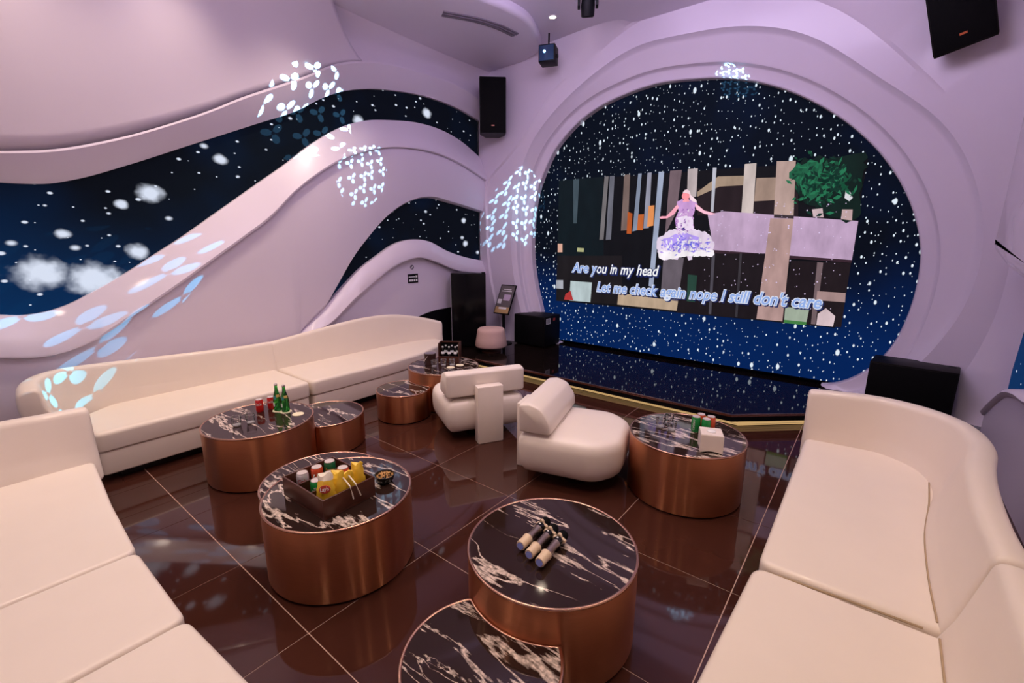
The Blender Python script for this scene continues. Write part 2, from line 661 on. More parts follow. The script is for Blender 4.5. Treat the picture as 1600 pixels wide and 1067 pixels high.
def text_mesh(name, body, mat, parent, origin, xdir, ydir, width=None, height=0.1, shear=0.0, fat=0.0, align='LEFT'):
    """Lettering as a flat mesh; origin is the left end of the base line."""
    cu = bpy.data.curves.new(name, 'FONT')
    cu.body = body
    cu.size = 1.0
    cu.shear = shear
    cu.offset = fat
    cu.align_x = 'LEFT'
    cu.resolution_u = 3
    tmp = bpy.data.objects.new(name, cu)
    COL.objects.link(tmp)
    dg = bpy.context.evaluated_depsgraph_get()
    me = bpy.data.meshes.new_from_object(tmp.evaluated_get(dg))
    bpy.data.objects.remove(tmp)
    xs = [v.co.x for v in me.vertices]
    x0, x1 = min(xs), max(xs)
    sy = height / 0.7
    sx = width / (x1 - x0) if width else sy
    X, Y, O = Vector(xdir), Vector(ydir), Vector(origin)
    ox = x0 if align == 'LEFT' else (x0 + x1) / 2
    for v in me.vertices:
        v.co = O + X * (v.co.x - ox) * sx + Y * v.co.y * sy
    me.materials.clear()
    me.materials.append(M[mat] if isinstance(mat, str) else mat)
    o = bpy.data.objects.new(name, me)
    COL.objects.link(o)
    o.parent = parent
    return o


def back_loft(name, path, sec, side, mat, parent, per=6, end=0.03):
    """Upholstered back along a plan path. path items: (x, y, lean, thick, zb, zt); side=+1 outward on the left."""
    P = spline(path, per)
    n = len(P)
    loops = []
    for i, p in enumerate(P):
        d = P[min(i + 1, n - 1)][:2] - P[max(i - 1, 0)][:2]
        d = d / np.linalg.norm(d)
        nr = np.array([-d[1], d[0]]) * side
        lean, th, zb, zt = p[2:6]
        poly = [(0, zb), (lean * 0.55, zb + (zt - zb) * 0.45), (lean, zt), (lean + th * 0.85, zt - 0.015), (lean * 0.8 + th, zb + (zt - zb) * 0.45), (lean * 0.3 + th, zb)]
        rp = round_poly(poly, [0.02, 0.3, 0.05, 0.07, 0.3, 0.02], 4)
        loops.append((p[:2], nr, d, rp))

    def place(L0, off, ins):
        c, nr, d, rp = L0
        mx = sum(q[0] for q in rp) / len(rp); mz = sum(q[1] for q in rp) / len(rp)
        r = []
        for q in rp:
            vx, vz = q[0] - mx, q[1] - mz
            l = math.hypot(vx, vz)
            k = max(0.1, (l - ins) / l)
            xy = c + nr * (mx + vx * k) + d * off
            r.append((xy[0], xy[1], mz + vz * k))
        return r
    res = []
    for k in range(5):
        a = k / 4 * PI / 2
        res.append(place(loops[0], -end * math.cos(a), end * (1 - math.sin(a))))
    for lp in loops[1:-1]:
        res.append(place(lp, 0, 0))
    for k in range(5):
        a = (4 - k) / 4 * PI / 2
        res.append(place(loops[-1], end * math.cos(a), end * (1 - math.sin(a))))
    v, f = loft_g(res)
    return link(name, v, f, mat, parent, smooth=60)

# ------------------------------------------------------------------ measured wall curves (y, z) in metres
C1 = [(0.507, 2.376), (0.634, 2.378), (0.79, 2.392), (0.983, 2.448), (1.369, 2.613), (1.929, 2.88), (2.595, 3.197), (3.115, 3.449), (3.402, 3.631), (3.724, 3.792), (4.056, 3.9), (4.59, 3.999), (5.205, 4.052), (5.912, 4.015), (6.332, 3.938)]
C1L = [(0.53, 2.601), (0.845, 2.661), (1.215, 2.79), (1.733, 3.028), (2.132, 3.241), (2.354, 3.374), (2.838, 3.632), (3.196, 3.827), (3.507, 4.012), (3.734, 4.109), (3.961, 4.178), (4.474, 4.271), (5.066, 4.31), (5.508, 4.316), (5.981, 4.261), (6.213, 4.207)]
C2 = [(0.334, 1.304), (0.45, 1.284), (0.601, 1.294), (0.753, 1.34), (0.934, 1.435), (1.179, 1.581), (1.448, 1.763), (1.737, 1.959), (2.004, 2.156), (2.521, 2.538), (2.929, 2.838), (3.18, 3.04), (3.369, 3.174), (3.688, 3.365), (4.025, 3.498), (4.452, 3.586), (4.97, 3.647), (5.412, 3.635), (5.898, 3.532), (6.337, 3.35)]
C2L = [(0.267, 0.964), (0.473, 0.927), (0.655, 0.937), (0.887, 1.02), (1.117, 1.162), (1.342, 1.305), (1.625, 1.492), (1.933, 1.708), (2.259, 1.935), (2.583, 2.174), (2.874, 2.457), (3.08, 2.621), (3.385, 2.826), (3.64, 2.965), (3.876, 3.06), (4.231, 3.168), (4.804, 3.235), (5.236, 3.223), (5.712, 3.141), (6.291, 2.961)]
C3 = [(3.244, 1.065), (3.457, 1.357), (3.7, 1.683), (3.956, 1.952), (4.21, 2.187), (4.472, 2.37), (4.768, 2.507), (5.118, 2.578), (5.592, 2.53), (6.384, 2.414)]
C4 = [(3.244, 1.065), (3.531, 1.308), (3.809, 1.53), (4.099, 1.7), (4.428, 1.87), (4.786, 1.937), (5.086, 1.908), (5.489, 1.751), (5.934, 1.634), (6.336, 1.566)]
C4L = [(2.853, 0.765), (3.181, 0.809), (3.618, 1.114), (3.935, 1.32), (4.259, 1.513), (4.611, 1.632), (4.827, 1.655), (5.173, 1.574), (5.59, 1.431), (6.221, 1.344)]
VIDEO = [
 ('dim_facade', (14, 26, 32), [(-4.35, 2.9), (-3.535, 2.9), (-3.47, 1.655), (-4.35, 1.631)]),
 ('street_shadow', (30, 27, 30), [(-4.35, 1.671), (-3.152, 1.699), (-3.107, 0.937), (-4.35, 0.895)]),
 ('thin_column', (70, 85, 95), [(-4.077, 2.9), (-3.968, 2.9), (-3.983, 2.206), (-4.049, 2.207)]),
 ('facade_fin', (120, 115, 118), [(-3.515, 2.9), (-3.448, 2.9), (-3.485, 1.946), (-3.558, 1.938)]),
 ('facade_fin', (110, 110, 122), [(-3.425, 2.9), (-3.347, 2.9), (-3.356, 1.946), (-3.444, 1.939)]),
 ('facade_fin', (125, 105, 100), [(-3.188, 2.9), (-3.095, 2.9), (-3.08, 2.085), (-3.194, 2.08)]),
 ('facade_fin', (140, 150, 172), [(-2.966, 2.9), (-2.912, 2.9), (-2.93, 2.084), (-3.003, 2.067)]),
 ('facade_fin', (150, 150, 168), [(-2.823, 2.9), (-2.76, 2.9), (-2.75, 2.116), (-2.833, 2.11)]),
 ('facade_fin', (120, 100, 108), [(-2.489, 2.9), (-2.325, 2.897), (-2.354, 2.335), (-2.497, 2.014)]),
 ('facade_fin', (195, 180, 182), [(-2.241, 2.9), (-2.109, 2.9), (-2.097, 2.528), (-2.224, 2.535)]),
 ('lit_window', (190, 90, 40), [(-3.097, 2.36), (-3.02, 2.331), (-3.02, 2.033), (-3.096, 2.034)]),
 ('lit_window', (205, 105, 50), [(-2.927, 2.314), (-2.836, 2.318), (-2.838, 2.083), (-2.93, 2.084)]),
 ('lit_window', (235, 150, 90), [(-2.772, 2.432), (-2.685, 2.438), (-2.681, 2.148), (-2.776, 2.133)]),
 ('flag_pole', (165, 175, 200), [(-2.656, 2.9), (-2.574, 2.893), (-2.617, 1.245), (-2.69, 1.258)]),
 ('stone_pillar', (105, 95, 105), [(-2.492, 1.714), (-2.186, 1.688), (-2.211, 0.981), (-2.493, 1.026)]),
 ('pavement', (190, 165, 140), [(-3.178, 1.117), (-2.133, 1.056), (-2.206, 0.92), (-3.187, 0.93)]),
 ('upper_facade', (40, 30, 34), [(-2.091, 2.635), (-0.899, 2.668), (-0.84, 2.174), (-2.06, 2.279)]),
 ('upper_beam', (172, 148, 128), [(-2.087, 2.589), (-1.832, 2.773), (-1.49, 2.755), (-1.492, 2.64), (-1.805, 2.641), (-2.082, 2.527)]),
 ('upper_panel', (168, 142, 128), [(-1.364, 2.717), (-1.14, 2.708), (-1.123, 2.435), (-1.361, 2.432)]),
 ('flag_pole', (190, 190, 202), [(-1.911, 2.891), (-1.863, 2.887), (-1.849, 2.318), (-1.885, 2.32)]),
 ('white_column', (208, 192, 188), [(-1.52, 2.9), (-1.383, 2.9), (-1.357, 2.267), (-1.498, 2.292)]),
 ('balcony', (196, 166, 198), [(-1.921, 2.284), (-1.715, 2.32), (-0.24, 2.16), (-0.241, 1.716), (-1.801, 1.808)]),
 ('balcony_shadow', (60, 40, 50), [(-1.801, 1.808), (-0.241, 1.716), (-0.241, 1.684), (-1.797, 1.767)]),
 ('stone_column', (186, 158, 150), [(-1.155, 2.9), (-0.949, 2.886), (-0.895, 2.217), (-1.113, 2.231)]),
 ('column_band', (60, 50, 55), [(-1.113, 2.26), (-0.893, 2.242), (-0.891, 2.203), (-1.111, 2.22)]),
 ('dark_shopfront', (30, 24, 28), [(-2.191, 1.753), (-1.128, 1.774), (-1.156, 0.905), (-2.237, 0.895)]),
 ('window_frame', (80, 76, 86), [(-1.818, 1.76), (-1.776, 1.761), (-1.749, 0.917), (-1.784, 0.92)]),
 ('window_frame', (60, 56, 62), [(-1.464, 1.767), (-1.436, 1.768), (-1.406, 0.91), (-1.436, 0.914)]),
 ('green_door', (40, 70, 60), [(-2.117, 1.46), (-1.987, 1.45), (-1.986, 1.069), (-2.102, 1.076)]),
 ('dark_shopfront', (34, 26, 30), [(-0.858, 1.687), (-0.245, 1.684), (-0.241, 0.91), (-0.883, 0.895)]),
 ('window_frame', (120, 100, 104), [(-0.581, 1.679), (-0.519, 1.675), (-0.504, 0.917), (-0.553, 0.917)]),
 ('shop_shelf', (170, 140, 138), [(-0.538, 1.329), (-0.25, 1.327), (-0.242, 1.216), (-0.534, 1.22)]),
 ('stone_column', (184, 150, 146), [(-1.15, 2.215), (-0.893, 2.203), (-0.867, 0.915), (-1.171, 0.913)]),
 ('shop_sign', (165, 178, 160), [(-0.855, 1.104), (-0.593, 1.105), (-0.603, 0.935), (-0.849, 0.938)]),
 ('grass_verge', (70, 130, 70), [(-0.849, 0.938), (-0.603, 0.935), (-0.602, 0.895), (-0.849, 0.895)]),
 ('shop_goods', (225, 200, 205), [(-0.496, 1.05), (-0.422, 1.129), (-0.316, 1.039), (-0.323, 0.909), (-0.496, 0.909)]),
 ('tree_crown', (14, 34, 30), [(-0.952, 2.807), (-0.879, 2.9), (-0.646, 2.9), (-0.251, 2.881), (-0.257, 2.646), (-0.245, 2.213), (-0.37, 2.163), (-0.562, 2.243), (-0.779, 2.378), (-0.883, 2.532)]),
 ('tree_leaves', (32, 98, 70), [(-1.008, 2.758), (-0.944, 2.846), (-0.732, 2.866), (-0.653, 2.78), (-0.702, 2.654), (-0.658, 2.545), (-0.724, 2.416), (-0.815, 2.474), (-0.868, 2.612), (-0.945, 2.645)]),
 ('tree_leaves', (24, 70, 55), [(-0.643, 2.702), (-0.561, 2.772), (-0.457, 2.661), (-0.505, 2.51), (-0.6, 2.542)]),
 ('sky_gap', (225, 225, 230), [(-0.404, 2.504), (-0.358, 2.488), (-0.327, 2.422), (-0.355, 2.385), (-0.405, 2.426)]),
 ('planter', (205, 180, 185), [(-0.711, 2.307), (-0.606, 2.317), (-0.581, 2.209), (-0.688, 2.22)]),
 ('planter', (200, 170, 170), [(-0.41, 2.296), (-0.31, 2.292), (-0.3, 2.167), (-0.407, 2.185)]),
 ('street_poster', (170, 172, 182), [(-4.349, 1.255), (-4.208, 1.262), (-4.203, 1.115), (-4.345, 1.114)]),
 ('street_poster', (190, 205, 208), [(-4.06, 1.259), (-3.652, 1.255), (-3.667, 0.927), (-4.071, 0.925)]),
 ('passer_by', (190, 60, 60), [(-4.153, 1.027), (-4.054, 1.093), (-3.993, 0.931), (-4.178, 0.932)]),
 ('street_lamp', (190, 190, 140), [(-3.946, 1.813), (-3.823, 1.804), (-3.829, 1.744), (-3.952, 1.749)]),
 ('door_light', (220, 170, 150), [(-4.334, 1.875), (-4.241, 1.875), (-4.237, 1.733), (-4.33, 1.731)]),
]
SINGER = [
 ('gown_skirt', (222, 205, 226), [(-2.609, 1.871), (-2.585, 1.968), (-2.506, 2.004), (-2.473, 2.063), (-2.389, 2.086), (-2.269, 2.085), (-2.082, 2.083), (-1.933, 2.058), (-1.848, 1.979), (-1.797, 1.9), (-1.799, 1.799), (-1.783, 1.753), (-1.814, 1.724), (-1.937, 1.727), (-2.064, 1.736), (-2.081, 1.665), (-2.128, 1.67), (-2.144, 1.717), (-2.261, 1.696), (-2.283, 1.666), (-2.381, 1.669), (-2.505, 1.653), (-2.552, 1.689), (-2.576, 1.762)]),
 ('gown_ruffle', (175, 150, 235), [(-2.514, 1.944), (-2.36, 2.015), (-2.195, 2.038), (-2.016, 1.979), (-1.983, 1.865), (-2.106, 1.817), (-2.295, 1.814), (-2.494, 1.848)]),
 ('gown_ruffle', (95, 100, 228), [(-2.324, 1.873), (-2.281, 1.933), (-2.206, 1.898), (-2.128, 1.945), (-2.03, 1.876), (-2.049, 1.829), (-2.179, 1.851), (-2.296, 1.82)]),
 ('gown_train', (240, 232, 238), [(-2.559, 1.786), (-2.341, 1.778), (-2.057, 1.794), (-1.8, 1.81), (-1.783, 1.753), (-1.814, 1.724), (-2.144, 1.717), (-2.381, 1.669), (-2.505, 1.653), (-2.552, 1.689)]),
 ('gown_bodice', (196, 150, 206), [(-2.349, 2.479), (-2.292, 2.499), (-2.117, 2.479), (-2.067, 2.432), (-2.105, 2.344), (-2.108, 2.242), (-2.082, 2.083), (-2.328, 2.074), (-2.354, 2.249), (-2.315, 2.351)]),
 ('gown_bodice', (235, 215, 240), [(-2.308, 2.271), (-2.121, 2.266), (-2.094, 2.083), (-2.317, 2.079)]),
 ('gem', (50, 45, 120), [(-2.248, 2.108), (-2.213, 2.119), (-2.207, 2.072), (-2.238, 2.067)]),
 ('raised_arm', (250, 170, 190), [(-2.345, 2.433), (-2.319, 2.397), (-2.382, 2.296), (-2.475, 2.246), (-2.574, 2.243), (-2.594, 2.267), (-2.552, 2.278), (-2.49, 2.276), (-2.422, 2.344)]),
 ('raised_arm', (250, 185, 205), [(-2.102, 2.434), (-2.054, 2.409), (-1.97, 2.339), (-1.913, 2.321), (-1.812, 2.29), (-1.876, 2.275), (-1.966, 2.295), (-2.072, 2.354)]),
 ('neck', (250, 160, 170), [(-2.257, 2.508), (-2.193, 2.505), (-2.178, 2.465), (-2.271, 2.466)]),
 ('face', (252, 150, 160), [(-2.289, 2.544), (-2.277, 2.583), (-2.229, 2.586), (-2.188, 2.572), (-2.18, 2.521), (-2.204, 2.495), (-2.244, 2.494), (-2.279, 2.515)]),
 ('hair', (245, 215, 225), [(-2.281, 2.589), (-2.255, 2.623), (-2.221, 2.63), (-2.187, 2.606), (-2.166, 2.549), (-2.12, 2.513), (-2.083, 2.477), (-2.074, 2.444), (-2.139, 2.469), (-2.173, 2.493), (-2.187, 2.567), (-2.24, 2.584)]),
]


# ------------------------------------------------------------------ room shell
CEIL = 4.75
X_L, X_R, Y_B = -5.78, 1.30, -1.30

# floor: grout bed with one object per tile
v, f = box_g(X_L - 0.1, X_R + 0.1, Y_B - 0.1, 7.0, -0.08, -0.003)
floor = structure(link('floor', v, f, 'grout'))
xs = [-5.78, -5.185, -4.385, -3.945, -3.588, -2.790, -1.993, -1.195, -0.395, 0.405, 1.205, 1.30]
ys = [-1.30, -0.707, 0.093, 0.893, 1.697, 2.508, 3.308, 4.105, 4.900, 5.720]
G = 0.0028
tile_cache = {}
for i in range(len(xs) - 1):
    for j in range(len(ys) - 1):
        w, h = round(xs[i + 1] - xs[i], 3), round(ys[j + 1] - ys[j], 3)
        key = (w, h)
        if key not in tile_cache:
            vv, ff = box_g(-w / 2 + G, w / 2 - G, -h / 2 + G, h / 2 - G, -0.003, 0.0)
            o = link('tile', vv, ff, 'tile', floor)
            tile_cache[key] = o.data
        else:
            o = bpy.data.objects.new('tile', tile_cache[key])
            COL.objects.link(o)
            o.parent = floor
        o.location = ((xs[i] + xs[i + 1]) / 2, (ys[j] + ys[j + 1]) / 2, 0)

# stage: dark platform with chamfered corner, recessed foot with light strip, rose-gold nosing, slabs
stage_poly = [(-5.74, 5.00), (-0.985, 4.985), (-0.20, 5.68), (1.28, 5.68), (1.28, 6.98), (-5.74, 6.98)]
stage = structure(prism('stage', stage_poly, 'Z', 0.075, 0.138, 'black'), 'low black stage platform in front of the big round screen')
prism('stage_foot', [(-5.74, 5.14), (-0.93, 5.125), (-0.26, 5.74), (1.28, 5.80), (1.28, 6.95), (-5.74, 6.95)], 'Z', 0.0, 0.075, 'black', stage)
g = Geo()
sp = [(-5.74, 5.00), (-0.985, 4.985), (-0.20, 5.68)]
nose = [[(x, y + dy, z) for x, y in sp] for dy, z in ((-0.006, 0.128), (-0.006, 0.153), (0.020, 0.153), (0.020, 0.138))]
v, f = loft_g([[r[i] for r in nose] for i in range(3)])
link('nosing', v, f, 'trim', stage)
strip = [(-5.74, 5.132), (-0.935, 5.117), (-0.27, 5.725)]
for z0_, z1_ in ((0.006, 0.016), (0.022, 0.040), (0.046, 0.066)):  # one strip, drawn as several lines to imitate its reflections in the floor
    v, f = loft_g([[(x, y - 0.012, z0_), (x, y - 0.012, z1_), (x, y, z1_), (x, y, z0_)] for x, y in strip])
    link('strip_and_reflection', v, f, 'strip_glow', stage)
sx = [-5.74, -5.185, -4.385, -3.588, -2.790, -1.993, -1.195]
for a, b in zip(sx[:-1], sx[1:]):
    vv, ff = box_g(a + 0.002, b - 0.002, 5.012, 6.97, 0.138, 0.150)
    link('slab', vv, ff, 'stage_tile', stage)
prism('slab', [(-1.193, 5.012), (-0.99, 5.010), (-0.397, 5.535), (-0.397, 6.97), (-1.193, 6.97)], 'Z', 0.138, 0.150, 'stage_tile', stage)
prism('slab', [(-0.393, 5.54), (-0.205, 5.70), (0.403, 5.70), (0.403, 6.97), (-0.393, 6.97)], 'Z', 0.138, 0.150, 'stage_tile', stage)
prism('slab', [(0.407, 5.70), (1.28, 5.70), (1.28, 6.97), (0.407, 6.97)], 'Z', 0.138, 0.150, 'stage_tile', stage)

# ceiling with a curved dropped soffit in the far left corner
v, f = box_g(X_L - 0.1, X_R + 0.1, Y_B - 0.1, 7.0, CEIL, CEIL + 0.08)
ceiling = structure(link('ceiling', v, f, 'ceiling'))
edge = [tuple(p) for p in spline([(-4.55, 3.35), (-4.15, 4.10), (-3.98, 4.57), (-3.92, 4.84), (-3.90, 5.23), (-4.03, 5.64), (-4.30, 6.13), (-4.75, 6.36)], 5)]
pillow('soffit', edge + [(-5.75, 6.36), (-5.75, 3.35)], 4.64, CEIL + 0.01, 'ceiling', ceiling, rt=0.005, rb=0.06)

# wall behind the seats and right wall
v, f = box_g(X_L, X_R, Y_B - 0.1, Y_B, 0, CEIL)
structure(link('wall_back', v, f, 'wall'))

# left wall: flowing panels around two wave-shaped openings
def zf(pts):
    return curve_fn(pts)
c1, c1l, c2, c2l, c3, c4, c4l = [zf(p) for p in (C1, C1L, C2, C2L, C3, C4, C4L)]
def ysamp(a, b, n):
    return [a + (b - a) * i / (n - 1) for i in range(n)]
YE = 6.36
v, f = box_g(-5.95, -5.86, Y_B, 7.0, 0, CEIL)
wall_left = structure(link('wall_left', v, f, 'wall'))

ya = ysamp(Y_B, YE, 150)
def band(name, top, bot, rows, mat='wall'):
    """rows: (fraction between the two curves, x)"""
    R = []
    for t, x in rows:
        R.append([(x, y, bot(y) + (top(y) - bot(y)) * t) for y in ya])
    vv, ff = grid_g(R)
    return link(name, vv, ff, mat, wall_left, smooth=38)

band('upper_lip', c1l, c1, [(0.0, -5.77), (0.0, -5.715), (0.10, -5.690), (0.55, -5.61), (0.92, -5.555), (1.0, -5.560)])
band('lower_lip', c2, c2l, [(0.0, -5.590), (0.02, -5.552), (0.08, -5.548), (0.5, -5.62), (0.9, -5.695), (1.0, -5.715), (1.0, -5.77)])

# upper left panel, leaning into the room and ending on a sharp edge
NT = 16
R = []
for i in range(NT + 1):
    t = i / NT
    ym = 3.965 - 0.60 * t
    row = []
    for k in range(100):
        y = Y_B + (ym - Y_B) * k / 99
        zb = c1l(y) if y < 3.98 else 4.178
        x = -5.575 + 0.28 * t ** 1.6 + 0.03 * math.sin(PI * t) + 0.05 * math.sin(y * 1.1 + 0.6) * t * (1 - t) * 4
        row.append((x, y, zb + (CEIL + 0.02 - zb) * t))
    R.append(row)
v, f = grid_g(R)
o = link('upper_panel', v, f, 'wall', wall_left, smooth=50)
solid(o, 0.05, 1.0)
# cove that turns from the lip into the ceiling
R = []
yb = ysamp(3.30, YE, 70)
for i in range(13):
    a = i / 12 * PI / 2
    R.append([(-5.575 - 0.12 * math.sin(min(1, i / 4) * PI / 2) + 0.42 * (1 - math.cos(a)) , y,
               min(c1l(y), 4.33) + (4.70 - min(c1l(y), 4.33)) * math.sin(a) ** 0.9) for y in yb])
v, f = grid_g(R)
link('ceiling_cove', v, f, 'wall', wall_left, smooth=60)

# middle panel, down to the floor on the left and to the low wave opening on the right
R = []
Y0 = 2.853
ym = ysamp(Y_B, Y0, 70) + [y for y in ysamp(Y0 + 0.001, 3.244, 12)] + ysamp(3.26, YE, 70)
def low(y):
    if y <= Y0: return 0.0
    if y <= 3.244: return 0.765 + (y - Y0) / (3.244 - Y0) * 0.30
    return c3(y)
for t, x in ((0, -5.77), (0, -5.700), (0.03, -5.655), (0.25, -5.625), (0.5, -5.60), (0.8, -5.595), (1.0, -5.60)):
    R.append([(x, y, low(y) + (c2l(y) - low(y)) * t) for y in ym])
v, f = grid_g(R)
link('middle_panel', v, f, 'wall', wall_left, smooth=38)

# lip under the low wave and the shaded panel beneath it
ya = ysamp(2.853, YE, 90)
def c4s(y):
    return c4(y) if y > 3.244 else 0.765 + (y - Y0) / (3.244 - Y0) * 0.30
band('wave_lip', c4s, c4l, [(0.0, -5.660), (0.02, -5.602), (0.1, -5.596), (0.5, -5.63), (0.9, -5.68), (1.0, -5.70), (1.0, -5.77)])
R = [[(-5.695, y, c4l(y) * t) for y in ysamp(2.80, YE, 60)] for t in (0, 0.5, 1.0)]
v, f = grid_g(R)
link('lower_panel', v, f, 'wall', wall_left)

# right wall
v, f = box_g(X_R, X_R + 0.1, Y_B, 7.0, 0, CEIL)
wall_right = structure(link('wall_right', v, f, 'wall'))
low_r = [(-1.3, 0.0), (6.05, 0.0), (6.05, 0.30), (5.75, 0.50), (5.45, 0.66), (5.1, 0.74), (4.7, 0.78), (4.0, 0.95), (3.0, 1.3), (-1.3, 1.3)]
prism('lower_panel', low_r, 'X', 1.00, X_R, 'wall', wall_right)
lip = [tuple(p) for p in spline([(6.05, 0.34), (5.75, 0.53), (5.45, 0.69), (5.1, 0.77), (4.7, 0.81), (4.0, 0.98)], 5)]
v, f = loft_g([[(0.985, y, z - 0.03), (0.965, y, z), (0.985, y, z + 0.03), (1.08, y, z + 0.05), (1.08, y, z - 0.05)] for y, z in lip])
link('wave_lip', v, f, 'wall', wall_right, smooth=50)
bul = round_poly([(6.03, 4.74), (6.00, 3.04), (5.99, 2.36), (6.02, 1.83), (5.3, 1.70), (4.6, 1.64), (3.0, 1.9), (-1.3, 2.1), (-1.3, 4.74)], [0, 0.3, 0.3, 0.10, 0.3, 0.3, 0.3, 0, 0], 5)
gl = []
for x, d in ((1.29, 0.0), (0.90, 0.0), (0.845, 0.015), (0.81, 0.05), (0.795, 0.10), (0.79, 0.14)):
    q = inset(ccw(bul), d)
    gl.append([(x, y, z) for y, z in q])
v, f = loft_g(gl)
link('gloss_bulge', v, f, 'gloss_panel', wall_right, smooth=60)
prism('niche_shelf', round_poly([(6.0, 2.42), (6.45, 2.40), (6.45, 2.68), (6.2, 2.62)], 0.05), 'X', 0.95, X_R, 'vent', wall_right)

# screen wall: stepped concentric rings round the big screen
CX, CZ = -2.25, 1.75
E0 = [(-48, 2.08), (-37.7, 2.53), (-30.4, 2.66), (-22.6, 2.70), (-13.3, 2.67), (-6.3, 2.64), (2.1, 2.60), (9.9, 2.54), (18.3, 2.47), (27, 2.40), (36.6, 2.33),
      (47.6, 2.27), (58.1, 2.24), (70.5, 2.23), (80.7, 2.24), (89.1, 2.26), (102.1, 2.35), (113.3, 2.44), (122.7, 2.54), (129.2, 2.60), (137, 2.65), (143.9, 2.68),
      (151, 2.67), (158.2, 2.66), (169.8, 2.60), (182.1, 2.565), (191.1, 2.55), (202.4, 2.56), (213.4, 2.62), (218.4, 2.53), (228, 2.10)]
r0 = curve_fn(E0)
r2f = curve_fn([(-60, 0.16), (-20, 0.24), (-10, 0.34), (5, 0.42), (24, 0.46), (42, 0.39), (64, 0.46), (92, 0.42), (105, 0.41), (127, 0.26), (146, 0.24), (170, 0.22), (240, 0.20)])
r3f = curve_fn([(-60, 0.50), (0, 0.62), (40, 0.62), (64, 0.78), (92, 0.80), (107, 0.66), (117, 0.53), (128, 0.47), (144, 0.40), (153, 0.58), (160, 0.80), (172, 0.74), (190, 0.70), (240, 0.60)])
TH = [-39.6 + 258.8 * i / 240 for i in range(241)]
FLOORZ = 0.140
def ring(dr, y, frame=False):
    out = []
    for th in TH:
        r = r0(th) + (dr(th) if callable(dr) else dr)
        c, s = math.cos(math.radians(th)), math.sin(math.radians(th))
        x, z = CX + r * c, CZ + r * s
        yy = y(th) if callable(y) else y
        out.append((x, yy, max(FLOORZ, min(CEIL + 0.01, z))))
    return out
def frame_ring():
    out = []
    for th in TH:
        c, s = math.cos(math.radians(th)), math.sin(math.radians(th))
        t = 9e9
        if c > 1e-6: t = min(t, (X_R + 0.02 - CX) / c)
        if c < -1e-6: t = min(t, (-5.74 - CX) / c)
        if s > 1e-6: t = min(t, (CEIL + 0.02 - CZ) / s)
        if s < -1e-6: t = min(t, max(3.2, 0) if False else 99)
        x, z = CX + t * c, max(FLOORZ, CZ + t * s)
        w = max(0.0, min(1.0, (x + 5.74) / 3.0))
        out.append((x, 6.36 - 0.30 * w * w * (3 - 2 * w), z))
    return out
rows = [ring(0.0, 6.82), ring(0.0, 6.70), ring(0.012, 6.685), ring(0.12, 6.655), ring(0.135, 6.64), ring(0.150, 6.585), ring(0.17, 6.57),
        ring(lambda t: r2f(t) - 0.03, 6.50), ring(lambda t: r2f(t), 6.475), ring(lambda t: r2f(t) + 0.03, 6.42),
        ring(lambda t: 0.5 * r2f(t) + 0.5 * r3f(t), 6.40), ring(lambda t: r3f(t), 6.375), ring(lambda t: r3f(t) + 0.03, 6.345)]
last = frame_ring()
rows.append([(max(-5.74, min(X_R, p[0] * 0.5 + q[0] * 0.5)), p[1] * 0.5 + q[1] * 0.5, p[2] * 0.5 + q[2] * 0.5) for p, q in zip(rows[-1], last)])
rows.append(last)
for r in rows:
    for i, p in enumerate(r):
        r[i] = (max(-5.745, min(X_R + 0.02, p[0])), p[1], p[2])
v, f = grid_g(rows)
wall_front = structure(link('wall_front', v, f, 'wall', smooth=32))
v, f = box_g(X_L - 0.1, X_R + 0.1, 6.95, 7.05, 0, CEIL)
link('wall_backing', v, f, 'black', wall_front)

# ------------------------------------------------------------------ LED displays
M['led_main'] = led_mat('led_round', 'X',
    [(2.7, 0.02, 0.12, 0.34, 0.8, 0.60), (6.5, 0.035, 0.17, 0.60, 0.4, 0.55), (15.0, 0.06, 0.22, 0.80, 0.4, 0.60)],
    (0.001, 0.016, 0.098, 1), (0.0022, 0.0028, 0.0055, 1), 0.3, 1.9, (0.80, 0.90, 1.0, 1), 1.0)
M['led_wave'] = led_mat('led_wave', 'Y',
    [(2.6, 0.03, 0.17, 0.55, 0.9, 1.5), (5.0, 0.04, 0.17, 0.50, 0.6, 1.6)],
    (0.0015, 0.028, 0.11, 1), (0.0025, 0.0025, 0.004, 1), 0.6, 2.1, (0.74, 0.80, 0.95, 1), 1.0, (0.25, 0.7),
    [(0.64, 1.63, 0.19), (0.99, 1.55, 0.22), (1.34, 1.81, 0.10), (1.52, 2.37, 0.12), (0.83, 1.97, 0.06), (1.28, 2.25, 0.06), (2.2, 2.78, 0.08), (5.21, 3.83, 0.10), (3.97, 3.5, 0.09), (6.0, 1.87, 0.07), (5.97, 2.26, 0.06)])

def led_band(name, label, top, bot, y0, y1, x0=-5.765):
    t = thing(name, label, 'screen', (x0, 0, 0))
    ymid = 0.0
    yy = ysamp(y0, y1, 90)
    rows = []
    for x, e in ((0.0, 0.03), (-0.03, 0.03)):
        rows.append([(x, y - ymid, bot(y) - e) for y in yy] + [(x, y - ymid, top(y) + e) for y in reversed(yy)])
    n = len(yy)
    vv, ff = [], []
    for r in rows: vv += r
    m = 2 * n
    for i in range(n - 1):
        ff.append((i, i + 1, m - 2 - i, m - 1 - i))
        ff.append((m + i, m + m - 1 - i, m + m - 2 - i, m + i + 1))
    for i in range(m):
        k = (i + 1) % m
        ff.append((i, m + i, m + k, k))
    link('led_panel', vv, ff, 'led_wave', t)
    return t
led_band('wave_screen', 'long wavy video band sweeping across the upper left wall', c1, c2, Y_B + 0.02, 6.355)
led_band('wave_screen', 'smaller hump-shaped video band low on the left wall near the corner', c3, c4, 3.246, 6.355)
